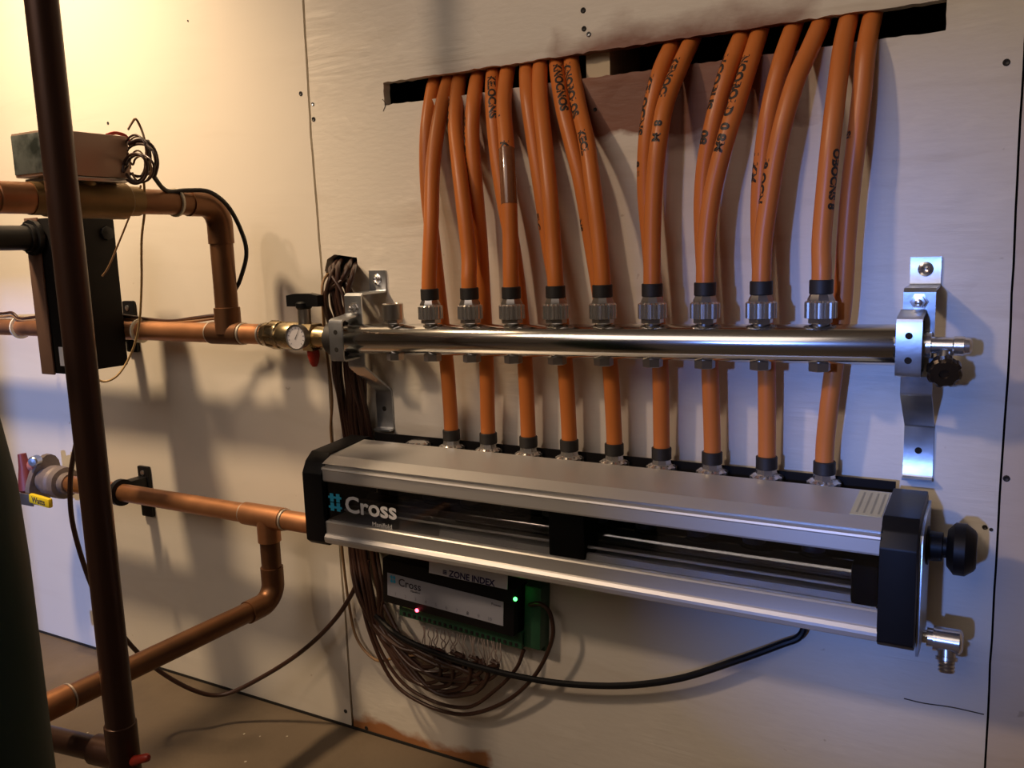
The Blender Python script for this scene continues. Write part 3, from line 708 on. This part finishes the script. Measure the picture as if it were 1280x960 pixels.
# thermometer ball valve
bvL = M1; dirx = X_
cdir = (A0 - M1).normalized(); Lb = (A0 - M1).length
bv = thing('ball_valve', 'brass ball valve with black wing handle beside left end of steel manifold', 'valve', M1)
bm = B(); lathe(bm, M1 - cdir * 0.006, cdir, [(0, 0.0135), (0.002, 0.0145), (0.012, 0.0150), (0.013, 0.0165), (0.024, 0.0170), (0.026, 0.0165), (0.027, 0.0150), (0.036, 0.0165), (0.052, 0.0165), (0.060, 0.0140), (0.070, 0.0135), (Lb + 0.004, 0.012)], 32); obj('body', bm, BRASS, bv)
bm = B(); q = M1 + cdir * 0.060; hexn(bm, q, q + cdir * 0.016, 0.0180, 0.001); obj('union_nut', bm, BRASS, bv)
bm = B(); q = M1 + cdir * 0.004; lathe(bm, q, cdir, [(0, 0.0150), (0.001, 0.0175), (0.012, 0.0175), (0.013, 0.0155)], 8); obj('union_nut', bm, BRASSD, bv)
st_ = at(381, 400, MY); hb = V((st_.x, MY, M1.z + 0.012))
bm = B(); cyl(bm, hb, hb + UP * 0.022, 0.0080, 20, 0.0008); obj('stem', bm, DULLNICKEL, bv)
hx = hb + UP * 0.030
bm = B(); lathe(bm, hb + UP * 0.018, UP, [(0, 0.007), (0.003, 0.0095), (0.008, 0.0095), (0.010, 0.007)], 20)
h0 = at(357, 376, MY - 0.006); h1 = at(402, 378, MY + 0.002); zt = at(380, 367, MY).z; zb = at(380, 384, MY).z
prism = [(h0.x, zt - 0.002), (h0.x + 0.012, zt), (h1.x - 0.012, zt), (h1.x, zt - 0.002), (h1.x, zb + 0.001), (h0.x, zb + 0.001)]
a = [bm.verts.new((x, MY - 0.005, z)) for x, z in prism]; b = [bm.verts.new((x, MY + 0.005, z)) for x, z in prism]
bm.faces.new(a); bm.faces.new(b[::-1])
for i in range(6): bm.faces.new((a[i], b[i], b[(i + 1) % 6], a[(i + 1) % 6]))
o = obj('wing_handle', bm, BLACK, bv); o['label'] = 'black wing handle'
# gauge
gc = at(370.5, 421.5, MY - 0.034); gd = V((0.05, -1, 0.0)).normalized()
ga = thing('temperature_gauge', 'small round white dial gauge on the brass ball valve', 'gauge', gc)
bm = B(); lathe(bm, gc - gd * 0.016, gd, [(0, 0.0045), (0.008, 0.0045), (0.0082, 0.0135), (0.0165, 0.0145), (0.0180, 0.0145), (0.0180, 0.0132), (0.0160, 0.0130), (0.0160, 0)], 36); obj('case', bm, DULLNICKEL, ga)
bm = B(); lathe(bm, gc + gd * 0.0002, gd, [(0, 0.0130), (0.0004, 0.0130), (0.0005, 0)], 36); dl = obj('dial', bm, DIAL, ga)
gu = V((1, 0.05, 0)).normalized(); gv = UP
bm = B()
for k in range(11):
    a = math.radians(225 - k * 27); d = gu * math.cos(a) + gv * math.sin(a); tt = gu * -math.sin(a) + gv * math.cos(a); c = gc + gd * 0.0009
    bm.faces.new([bm.verts.new(c + d * r + tt * s) for r, s in ((0.0095, -0.0004), (0.0118, -0.0004), (0.0118, 0.0004), (0.0095, 0.0004))])
obj('scale_mark', bm, GREYPRINT, dl, 0)['kind'] = 'stuff'
bm = B(); a = math.radians(60); d = gu * math.cos(a) + gv * math.sin(a); tt = gu * -math.sin(a) + gv * math.cos(a); c = gc + gd * 0.0012
bm.faces.new([bm.verts.new(c + d * r + tt * s) for r, s in ((-0.003, -0.0005), (0.010, -0.0002), (0.010, 0.0002), (-0.003, 0.0005))]); obj('needle', bm, DARKPRINT, dl, 0)
# red lever below
rc = at(391, 437, MY); 
bm = B(); lathe(bm, rc + UP * 0.010, (0.04, 0, -1), [(0, 0.005), (0.004, 0.0065), (0.010, 0.0075), (0.018, 0.0072), (0.026, 0.0050), (0.030, 0.0028), (0.0305, 0)], 14); o = obj('drain_cap', bm, RED, bv); o['label'] = 'red plastic cap under the valve'

# return pipe
Q0 = at(60, 597, -0.055); R1 = at(392, 656.5, -0.055)
RD = -0.807
retc = thing('copper_pipe', 'copper pipe entering left end of the box, its branch dropping and turning outward', 'pipe', (RD, -0.055, R1.z))
zr = R1.z + 0.001
P0 = V((-1.22, -0.055, at(95, 606, -0.055).z)); P1 = V((-0.680, -0.055, zr))
bm = B(); cyl(bm, P0, P1, CR, 32); obj('straight_pipe', bm, COPPER, retc)
rd = (P1 - P0).normalized(); RT = P0 + rd * ((RD - P0.x) / rd.x)
bm = B(); cyl(bm, RT - rd * 0.040, RT + rd * 0.028, CR + 0.0020, 32, 0.0008); lathe(bm, RT, -UP, [(0, CR + 0.002), (0.032, CR + 0.002), (0.0325, CR + 0.0005)], 32); obj('tee', bm, COPPER, retc)
bm = B(); ring(bm, RT + rd * 0.030, rd, CR + 0.0005, 0.002); ring(bm, RT - rd * 0.041, rd, CR); obj('solder_ring', bm, SOLDER, retc)
bm = B(); hexn(bm, P1 - rd * 0.018, P1 - rd * 0.004, 0.016); obj('union_nut', bm, BRASS, retc)
ZR = 0.190
bm = B(); cyl(bm, RT - UP * 0.02, V((RD, -0.055, ZR + 0.02)), CR, 32); obj('drop_pipe', bm, COPPERD, retc)
bm = B(); S = []; rb = 0.024
for i in range(13):
    a = math.pi / 2 * i / 12
    S.append(V((RD, -0.055 - rb + rb * math.cos(a), ZR + rb - rb * math.sin(a))))
S = [V((RD, -0.055, ZR + rb + 0.020))] + S + [V((RD, -0.055 - rb - 0.022, ZR))]
sweep(bm, S, CR + 0.0018, 28, raw=True); obj('elbow', bm, COPPERD, retc)
bm = B(); cyl(bm, V((RD, -0.055 - rb, ZR)), V((RD, -0.56, ZR + 0.008)), CR, 32); obj('straight_pipe', bm, COPPERD, retc)
bm = B(); q = atx(70, 875, RD); cyl(bm, (RD, q.y - .03, ZR + 0.006), (RD, q.y + .012, ZR + 0.0055), CR + 0.0016, 32, .0008); obj('coupling', bm, COPPER, retc)
bm = B(); ring(bm, (RD, q.y + .014, ZR + 0.0055), (0, 1, 0), CR + 0.0005, 0.0012); obj('solder_ring', bm, SOLDER, retc)

# ---------------------------------------------------------------- pipe clips
def clip(px, pyt, pyb, pipe_p, r, label, stand):
    cx = at(px, (pyt + pyb) / 2, -0.004).x; zt = at(px, pyt, -0.004).z; zb = at(px, pyb, -0.004).z
    t = thing('pipe_clip', label, 'pipe clip', (cx, 0, pipe_p.z), 'black pipe clips on the wall')
    bm = B(); add_box(bm, (cx - 0.012, -0.006, zb), (cx + 0.012, 0.0, zt), 0.0025); obj('base_plate', bm, BLACK, t)
    bm = B(); add_box(bm, (cx - 0.009, -0.040, pipe_p.z - 0.010), (cx + 0.009, -0.004, pipe_p.z + 0.010), 0.002); obj('stand_off', bm, BLACK, t)
    bm = B(); lathe(bm, (cx, -0.006, zt - 0.010), (0, -1, 0), [(0, 0.004), (0.001, 0.004), (0.0015, 0.002), (0.0016, 0)], 12); obj('screw', bm, ZINC, t)
    cx2 = stand
    bm = B(); lathe(bm, (cx2 - 0.004, -0.055, pipe_p.z), (1, 0, 0), [(0, r + 0.0005), (0, r + 0.0065), (0.008, r + 0.0065), (0.008, r + 0.0005)], 32); obj('ring', bm, BLACK, t)
    return t
c1 = mid(163); clip(163, 376, 440, V((0, 0, at(163, 411, MY).z)), CR, 'black plastic clip behind the middle copper pipe', at(150, 411, MY).x)
xq = at(152, 618, -0.055); tq = (xq.x - P0.x) / (P1.x - P0.x)
clip(182, 583, 645, V((0, 0, (P0.lerp(P1, tq)).z)), CR, 'black plastic clip gripping the lower copper pipe right of the dark pole', xq.x)

# ---------------------------------------------------------------- zone valve on the upper pipe
zv = thing('zone_valve', 'motorised zone valve with beige metal head sitting on the upper copper pipe', 'valve', (XD, -0.235, ZU))
bm = B(); lathe(bm, (XD, -0.295, ZU), (0, 1, 0), [(0, 0.0165), (0.014, 0.0165), (0.016, 0.0180), (0.050, 0.0200), (0.075, 0.0190), (0.092, 0.0200), (0.106, 0.0200), (0.110, 0.0165), (0.125, 0.0160)], 28)
cyl(bm, (XD, -0.235, ZU), (XD, -0.235, ZU + 0.020), 0.014, 20); obj('body', bm, BRASSD, zv)
bm = B(); add_box(bm, (-0.882, -0.276, 0.7085), (-0.820, -0.202, 0.7125), 0.0008); obj('base_plate', bm, DULLNICKEL, zv)
bm = B(); add_box(bm, (-0.882, -0.286, 0.713), (-0.819, -0.198, 0.7565), 0.0018); obj('head_cover', bm, BEIGE, zv)
bm = B(); add_box(bm, (-0.879, -0.288, 0.7155), (-0.822, -0.2862, 0.7540), 0.0008); e = obj('end_plate', bm, HEADEND, zv); e['label'] = 'scuffed grey end plate'
bm = B(); sweep(bm, [V((-0.83, -0.215, 0.757)), V((-0.828, -0.205, 0.760)), V((-0.824, -0.196, 0.757)), V((-0.822, -0.193, 0.748))], 0.0018, 8); obj('wire_stub', bm, RED, zv)

# ---------------------------------------------------------------- heat exchanger block
hx_ = thing('heat_exchanger', 'tall black rectangular casing standing behind the dark vertical pole', 'heat exchanger', (-1.053, -0.11, 0.487))
zt = 0.682; zb_ = 0.4875
bm = B(); add_box(bm, (-1.074, -0.157, zb_), (-1.032, -0.066, zt), 0.003); obj('casing', bm, BLACKM, hx_)
bm = B(); add_box(bm, (-1.078, -0.1605, zb_ - 0.001), (-1.052, -0.1575, zt + 0.001), 0.0012); obj('front_plate', bm, BROWNPLATE, hx_)
p = at(75, 446, -0.161)
bm = B(); add_box(bm, (p.x - 0.005, -0.1585, p.z - 0.012), (p.x + 0.003, -0.1578, p.z + 0.012)); obj('white_tag', bm, PAPER, hx_)
q = at(42, 297, -0.165)
bm = B(); lathe(bm, (-1.060, -0.160, q.z), (0, -1, 0), [(0, 0.022), (0.006, 0.022), (0.0065, 0.0175), (0.012, 0.0175), (0.0125, 0.0150), (0.05, 0.0150), (0.10, 0.0150), (0.14, 0.0155)], 12); obj('union', bm, BLACK, hx_)
p = at(129, 292, -0.075); bm = B(); lathe(bm, (-1.034, -0.080, p.z), (1, 0, 0), [(0, 0.009), (0.006, 0.009), (0.007, 0.006), (0.0075, 0)], 8); obj('side_bolt', bm, BLACK, hx_)

# ---------------------------------------------------------------- dark vertical pole
PX, PY = -0.7445, -0.330
pole = thing('vertical_pipe', 'dark tarnished vertical pipe crossing the whole left side of the view', 'pipe', (PX, PY, 0))
PRr = 0.0138
bm = B(); cyl(bm, (PX, PY, 0.0), (PX + 0.004, PY, 2.2), PRr, 32); obj('straight_pipe', bm, POLE, pole)
zc = atx(145, 912, PX).z
bm = B(); lathe(bm, (PX, PY, 0.105), UP, [(0, PRr + 0.0015), (0.072, PRr + 0.0015), (0.073, PRr)], 32); lathe(bm, (PX, PY, 0.143), (-1, -0.15, 0), [(0, PRr + 0.001), (0.036, PRr + 0.001), (0.037, PRr - 0.001)], 28); obj('tee', bm, POLE, pole)
bm = B(); cyl(bm, (PX - 0.02, PY - 0.003, 0.143), (PX - 0.50, PY - 0.06, 0.135), PRr - 0.002, 28); obj('branch_pipe', bm, POLE, pole)
bm = B(); p = V((PX + 0.012, PY, 0.140)); d = V((1, 0, 0.45)).normalized(); lathe(bm, p, d, [(0, 0.005), (0.006, 0.005), (0.008, 0.0045), (0.026, 0.0042), (0.029, 0.002), (0.0292, 0)], 12); o = obj('drain_handle', bm, RED, pole); o['label'] = 'small red handle at the foot'
bm = B(); q = atx(106, 520, PX); cyl(bm, (PX - 0.0, PY - 0.0135, q.z), (PX + 0.0, PY - 0.0135, q.z + 0.085), 0.0016, 8); 
# dark rubbed stripe left out of the base: slim foil tab
bm.free()

# ---------------------------------------------------------------- green tank
rT = 0.10; TX = -1.718 * 0.212 - rT * 1.988; TY = -0.62
zd = 0.545
bm = B(); lathe(bm, (TX, TY, 0.0), UP, [(0, rT - 0.01), (0.012, rT), (0.45, rT), (0.50, rT * 0.985), (0.545, rT * 0.93), (0.585, rT * 0.80), (0.615, rT * 0.6), (0.635, rT * 0.35), (0.642, rT * 0.1), (0.6425, 0)], 48)
tank = thing('tank', 'tall dark green cylindrical tank at the left edge of the view', 'tank', (TX, TY, 0))
obj('shell', bm, GREENT, tank)
bm = B(); lathe(bm, (TX, TY, 0.20), UP, [(0, rT + 0.0002), (0.001, rT + 0.0018), (0.008, rT + 0.0018), (0.009, rT + 0.0002)], 48); obj('weld_band', bm, GREENT, tank)
bm = B(); lathe(bm, (TX, TY, 0.640), UP, [(0, 0.012), (0.02, 0.012), (0.022, 0.009), (0.035, 0.008), (0.036, 0)], 16); obj('top_fitting', bm, BRASSD, tank)

# ---------------------------------------------------------------- yellow-handled valve & pump flange at far left
yv = thing('isolation_valve', 'grey iron flange valve with yellow lever grip left of the dark pole', 'valve', P0)
bm = B(); lathe(bm, P0 + rd * 0.012, -rd, [(0, 0.0150), (0.010, 0.0165), (0.011, 0.0235), (0.022, 0.0245), (0.026, 0.0215), (0.030, 0.0245), (0.044, 0.0235), (0.052, 0.019), (0.060, 0.018)], 24, (0.012, 6, 0.021)); obj('body', bm, CAST, yv)
fp = P0 - rd * 0.050
bm = B()
# oval flange plate: rounded triangle in the plane across the pipe, leaning
prof = []
for k in range(28):
    a = 2 * math.pi * k / 28; rr = 0.026 + 0.016 * abs(math.cos(a)) ** 3
    prof.append((fp.y + 0.0 + rr * math.cos(a + 0.9) * 0.8, fp.z + rr * math.sin(a + 0.9)))
prism_x(bm, prof, fp.x - 0.010, fp.x); obj('flange', bm, CAST, yv)
bp_ = at(61, 577, -0.062)
bm = B(); lathe(bm, (fp.x - 0.002, bp_.y, bp_.z), (0.5, -1, 0), [(0, 0.008), (0.012, 0.0078), (0.014, 0.006), (0.0145, 0)], 16); o = obj('bolt', bm, ZINC, yv)
g0 = at(42, 619, -0.085); g1 = at(68, 632, -0.085); 
bm = B(); rot = Matrix.Rotation(math.radians(4), 3, 'Y'); add_box(bm, (g0.x, -0.0935, g1.z - 0.001), (g1.x, -0.0860, g0.z + 0.003), 0.003, rot); gr = obj('lever_grip', bm, YELLOW, yv); gr['label'] = 'yellow vinyl lever grip'
gm = (g0 + g1) / 2
place_text('Watts', 0.0125, V((gm.x, -0.0937, gm.z + .001)), (1, 0, -0.06), (0.06, 0, 1), DARKPRINT, gr, bold=0.0003)
bm = B(); l0 = at(24, 612, -0.085); add_box(bm, (l0.x, -0.0905, g0.z - 0.016), (g0.x + 0.004, -0.0880, g0.z + 0.002), 0.001); obj('lever', bm, ZINC, yv)
rp = at(33, 590, -0.07)
bm = B(); lathe(bm, rp + V((-0.006, 0, 0.028)), (0.12, 0, -1), [(0, 0.006), (0.02, 0.008), (0.040, 0.012), (0.055, 0.014), (0.060, 0.010)], 14); obj('red_fitting', bm, mat('dull_red', (0.16, 0.03, 0.03), 0.5, var=0.2), yv)
bm = B(); rp = at(48, 584, -0.06); lathe(bm, rp + V((-0.02, 0, 0.0)), (1, 0, 0.2), [(0, 0.009), (0.012, 0.012), (0.02, 0.011), (0.022, 0.004)], 16); obj('red_cap', bm, mat('faded_red', (0.42, 0.16, 0.14), 0.5, var=0.2), yv)

# ================================================================ CONTROLLER
c0 = at(487, 720, -0.040)
tilt = Matrix.Rotation(math.radians(3.0), 3, 'Y')
XC = -0.645; ctl = thing('zone_controller', 'black and green zone controller with silver front label on wall under box', 'controller', (-0.55, 0, 0.20))
def cp(x, y, z):                    # controller-local placement with its slight tilt
    v = V((x + 0.55, 0, z - 0.215)); v = tilt @ v; return V((v.x - 0.55, y, v.z + 0.215))
def cbox(bm, lo, hi, bev=0.0):
    c = V(((lo[0] + hi[0]) / 2, (lo[1] + hi[1]) / 2, (lo[2] + hi[2]) / 2)); h = (V(hi) - V(lo)) / 2
    cc = cp(c.x, c.y, c.z); add_box(bm, cc - h, cc + h, bev, tilt)
bm = B(); cbox(bm, (-0.640, -0.010, 0.182), (-0.437, 0.0, 0.262), 0.001); cbox(bm, (-0.458, -0.022, 0.188), (-0.437, -0.004, 0.262), 0.002); obj('base', bm, GREENPCB, ctl)
bm = B(); cbox(bm, (-0.642, -0.040, 0.2060), (-0.461, -0.009, 0.262), 0.002); obj('cover', bm, BLACK, ctl)
bm = B(); cbox(bm, (-0.628, -0.026, 0.186), (-0.458, -0.008, 0.2055), 0.001); obj('terminal_strip', bm, GREENPCB, ctl)
bm = B(); cbox(bm, (-0.622, -0.0275, 0.1985), (-0.595, -0.0262, 0.2040)); obj('terminal_block', bm, LGREEN, ctl)['label'] = 'pale green terminal block'
bm = B(); cbox(bm, (-0.634, -0.0408, 0.2165), (-0.474, -0.0402, 0.2450)); lb = obj('front_label', bm, GREYLABEL, ctl); 
tx, tz = tilt @ V((1, 0, 0)), tilt @ V((0, 0, 1))
place_text('Cross', 0.0135, cp(-0.6175, -0.0411, 0.2365), tx, tz, DARKPRINT, lb, ax='LEFT', bold=0.0002)
place_text('Manifold', 0.004, cp(-0.600, -0.0411, 0.2295), tx, tz, DARKPRINT, lb, ax='LEFT')
place_text('Power', 0.0048, cp(-0.483, -0.0411, 0.2395), tx, tz, DARKPRINT, lb)
for k in range(10): place_text(str(k + 1), 0.006, cp(-0.622 + 0.0145 * k, -0.0411, 0.2205), tx, tz, GREYPRINT if k != 7 else DARKPRINT, lb)
logo(cp(-0.6255, -0.0410, 0.2385), 0.0048, lb)
for (px, py, m_, yy) in ((521, 763, LEDR, -0.0405), (644, 749, LEDG, -0.0405)):
    q = at(px, py, yy); bm = B(); lathe(bm, q + V((0, 0.001, 0)), (0, -1, 0), [(0, 0.0022), (0.0015, 0.0022), (0.0024, 0.0014), (0.0026, 0)], 14)
    o = obj('indicator_light', bm, m_, ctl); o['label'] = 'lit red indicator' if m_ is LEDR else 'lit green indicator'
bm = B()
for k in range(22): cbox(bm, (-0.622 + 0.0074 * k, -0.0268, 0.188), (-0.6185 + 0.0074 * k, -0.0258, 0.192))
obj('terminal_screws', bm, VOID, ctl)['kind'] = 'stuff'
# index card above the controller
ic0 = at(536, 715, -0.042); ic1 = at(634, 737, -0.042)
card = thing('index_card', 'white paper strip printed in dark blue tucked above the controller', 'card', (ic0.x, -0.03, ic0.z))
bm = B(); d = V((ic1.x - ic0.x, 0, ic1.z - ic0.z)); n_ = V((0, 0.0, 1)); vs = [bm.verts.new(ic0 + V((0, 0, -0.001))), bm.verts.new(ic1 + V((0, 0, 0.0)))]; vs += [bm.verts.new(ic1 + V((0, 0.004, 0.03))), bm.verts.new(ic0 + V((0, 0.004, 0.03)))]
f = bm.faces.new(vs); r_ = bmesh.ops.extrude_face_region(bm, geom=[f]); 
for v in [g for g in r_['geom'] if isinstance(g, bmesh.types.BMVert)]: v.co.y += 0.0006
obj('sheet', bm, PAPER, card, 0)
place_text('\u2261 ZONE INDEX', 0.0100, ic0.lerp(ic1, 0.52) + V((0, -0.0006, 0.0038)), d, (0, 0.13, 1), mat('navy_print', (0.03, 0.04, 0.16), 0.6), card, bold=0.0003)

# ================================================================ CABLES
ncab = 0
def cable(pts, r, m, label, group=None, name='cable', cat='cable', k=8):
    P = path(pts); bm = B(); sweep(bm, P, r, 10, k)
    return solo(name, bm, m, label, cat, P[0], group)
GB = 'brown cables in the wall bundle'
LB = 'brown cable of the bundle running down behind left end of box'
hole = [(412, 335), (418, 330), (424, 327), (430, 328), (436, 328), (441, 330), (432, 336), (424, 338)]
for k in range(14):
    hx0, hy0 = R.choice(hole); hx0 += R.uniform(-3, 4); hy0 += R.uniform(-2, 6)
    s = k / 13
    xa = 404 + s * 36 + R.uniform(-4, 4); xb = 414 + s * 34 + R.uniform(-5, 5); xc_ = 421 + s * 36 + R.uniform(-5, 5)
    xd = 434 + s * 30 + R.uniform(-5, 5); xe = 444 + s * 30 + R.uniform(-5, 5)
    dp = -0.020 - 0.016 * R.random()
    pts = [(hx0 + 6, hy0 - 4, 0.03), (hx0, hy0, 0.0), (hx0 - 6 + 4 * s, hy0 + 10, dp), (xa, 372, dp - 0.004), (xb, 420, dp), (xc_ - 3, 470, dp + 0.002), (xd - 4, 525, -0.014), (xd + 2, 570, -0.008), (xd + 4, 640, -0.007),
           (xe - 4, 692, -0.010), (xe + 4, 740, -0.012 - 0.010 * R.random())]
    # fan out into the controller's terminals as hanging loops
    ex = 515 + s * 104 + R.uniform(-4, 4); ey = 790 + (ex - 515) * 0.22
    low = 815 + (k * 5 % 14) * 3.6 + 6 * s
    pts += [(468 + s * 14, 785 + R.uniform(-8, 8), -0.020), (500 + s * 45, low - 6, -0.022 - 0.01 * R.random()), (535 + s * 62, low, -0.026), (ex + 6 + 14 * (1 - s), (low + ey) / 2 + 8, -0.030), (ex, ey + 14, -0.028)]
    cable(pts, R.choice((0.0022, 0.0026, 0.0029)), CABLE, LB, GB)
# single cable left of bundle
cable([(412, 340, 0.01), (404, 352, -0.02), (403, 372, -0.03), (406, 420, -0.03), (411, 460, -0.026), (415, 500, -0.02), (414, 545, -0.012), (424, 620, -0.008), (428, 690, -0.008), (437, 760, -0.006), (447, 800, -0.008), (470, 825, -0.012), (495, 822, -0.02), (524, 818, -0.026)], 0.0018, CABLEL, 'thin light brown cable hanging apart at left of the bundle')
cable([(455, 690, -0.01), (452, 740, -0.014), (462, 790, -0.02), (490, 850, -0.022), (530, 880, -0.022), (580, 893, -0.022), (630, 878, -0.022), (668, 845, -0.026), (690, 800, -0.03), (688, 768, -0.03), (676, 755, -0.028), (662, 756, -0.024)], 0.0024, CABLE, 'brown cable looping lowest under the controller and up to its right end')
cable([(461, 700, -0.01), (458, 745, -0.014), (470, 800, -0.02), (500, 850, -0.024), (540, 876, -0.024), (585, 884, -0.024), (620, 862, -0.024), (645, 836, -0.025), (655, 812, -0.022)], 0.0022, CABLE, 'brown cable looping under the controller to its lower right corner')
cable([(470, 770, -0.02), (500, 796, -0.035), (550, 818, -0.036), (600, 834, -0.034), (650, 846, -0.030), (710, 855, -0.026), (780, 857, -0.022), (850, 848, -0.020), (920, 826, -0.018), (975, 806, -0.014), (1000, 795, -0.010), (1010, 770, -0.007)], 0.0036, BLACK, 'thick black cable sagging from the controller to beneath the box')
cable([(478, 752, -0.018), (505, 800, -0.028), (548, 826, -0.030), (580, 838, -0.030), (600, 850, -0.026), (590, 866, -0.022), (560, 868, -0.020)], 0.003, CABLE, 'short brown cable hugging the thick black cable under the controller')
cable([(448, 722, -0.010), (440, 742, -0.014), (418, 775, -0.02), (380, 812, -0.03), (330, 845, -0.045), (280, 868, -0.07), (240, 862, -0.10), (190, 832, -0.13), (150, 790, -0.16), (118, 740, -0.19), (92, 660, -0.2), (88, 600, -0.2), (96, 550, -0.2), (105, 500, -0.19)], 0.0030, CABLE, 'brown cable sagging across the lower wall from bundle to dark pole')
cable([(430, 800, -0.012), (425, 775, -0.014), (441, 740, -0.018), (449, 712, -0.014)], 0.0016, CABLE, 'short dark wire crossing the sagging cable below the box') if False else None
# thin pale conductors out of the terminals, one thing each too small: one loose fringe
bm = B()
for k in range(26):
    x = 528 + k * 3.9 + R.uniform(-1, 1); y0 = 782 + (x - 528) * 0.22
    sweep(bm, [at(x, y0, -0.026), at(x + R.uniform(-2, 3), y0 + 10, -0.031), at(x + R.uniform(-5, 6), y0 + 20 + R.uniform(-3, 6), -0.031), at(x + R.uniform(-8, 8), y0 + 32 + R.uniform(-5, 8), -0.028)], 0.0007, 5, 4)
o = solo('conductor_fringe', bm, WIREW, 'fringe of thin pale conductors under the terminal strip of the controller', 'wires', at(560, 800, -0.028)); o['kind'] = 'stuff'
# wiring around the zone valve
for k in range(7):
    cx, cy = 173 + R.uniform(-5, 6), 206 + R.uniform(-9, 6); rx, ry = R.uniform(9, 21), R.uniform(16, 31); Y0 = -0.19 - 0.006 * k * 0.5
    a0 = R.uniform(150, 200); pts = [(160, 188 + 4 * k * 0.8, -0.2)]
    for j in range(13):
        a = math.radians(a0 - j * 27); pts.append((cx + rx * math.cos(a), cy - ry * math.sin(a), Y0 + 0.002 * math.sin(j)))
    cable(pts, R.choice((0.0011, 0.0014, 0.0009)), R.choice((CABLE, CABLEL, CABLE)), 'brown wire coiled behind the back end of the zone valve head', 'coiled wires at the zone valve')
cable([(160, 162, -0.2), (166, 152, -0.195), (170, 149, -0.195), (176, 160, -0.19), (181, 176, -0.19), (184, 200, -0.185)], 0.0012, CABLEL, 'thin wire standing in a peak above the zone valve head')
cable([(160, 180, -0.2), (176, 176, -0.19), (190, 184, -0.185), (196, 203, -0.18), (192, 222, -0.178)], 0.0026, CABLE, 'thick brown cable arching out of the coil at the zone valve')
cable([(184, 176, -0.185), (186, 205, -0.175), (196, 226, -0.160), (210, 239, -0.135), (235, 238, -0.110), (262, 240, -0.085), (285, 258, -0.06), (302, 290, -0.045), (308, 318, -0.04), (300, 350, -0.04), (292, 368, -0.042), (290, 392, -0.03)], 0.0026, RUBBER, 'black cable over the upper copper elbow and down beside its drop')
cable([(176, 232, -0.17), (172, 250, -0.16), (163, 268, -0.155), (150, 300, -0.15), (136, 333, -0.15), (128, 345, -0.145)], 0.0011, CABLEL, 'thin wire slanting from zone valve to the top of black casing')
cable([(180, 228, -0.17), (181, 262, -0.165), (177, 300, -0.15), (177, 350, -0.13), (175, 395, -0.12), (170, 425, -0.115), (160, 450, -0.115), (146, 470, -0.13), (130, 477, -0.14), (118, 470, -0.15), (110, 455, -0.16)], 0.0014, TANW, 'thin tan wire hanging in a loop in front of the middle copper pipe')
for k, (dy, m_, lab) in enumerate(((0, CABLE, 'brown cable lying along the top of the middle copper pipe'), (4, CABLEL, 'lighter brown cable lying against the top of the middle copper pipe'))):
    cable([(-60, 394 + dy, -0.06), (0, 392 + dy, -0.06), (15, 391 + dy, -0.062), (25, 398 + dy * .5, -0.062), (45, 396 + dy, -0.058), (100, 390 + dy, -0.055), (150, 394 + dy, -0.05), (185, 399 + dy * .7, -0.05), (215, 401 + dy * .5, -0.05), (245, 397 + dy, -0.045), (272, 394 + dy, -0.035), (300, 398 + dy, -0.028)], 0.0022, m_, lab)
def tie(p, d, r, label):
    d = V(d).normalized(); u, w2 = frame(d); bm = B()
    lathe(bm, V(p) - d * 0.0014, d, [(0, r), (0, r + 0.0009), (0.0028, r + 0.0009), (0.0028, r)], 28)
    return solo('cable_tie', bm, TIE, label, 'cable tie', p)
def on_mid(px):
    lo, hi = 0.0, 1.0
    for _ in range(30):
        m_ = (lo + hi) / 2; p = M0.lerp(M1, m_); dd = p - CAM
        if F_PX * right.dot(dd) / (-back.dot(dd)) + 640 < px: lo = m_
        else: hi = m_
    return M0.lerp(M1, lo)
tie(on_mid(26), mdir, CR + 0.0035, 'pale cable tie round the middle copper pipe at far left')
tie(on_mid(176), mdir, CR + 0.0030, 'pale cable tie round the middle copper pipe right of black casing')
q = atx(219, 253, XD); o = tie((XD, q.y, ZU), (0, 1, 0), CU + 0.0016, 'pale cable tie round the upper copper pipe near its elbow')
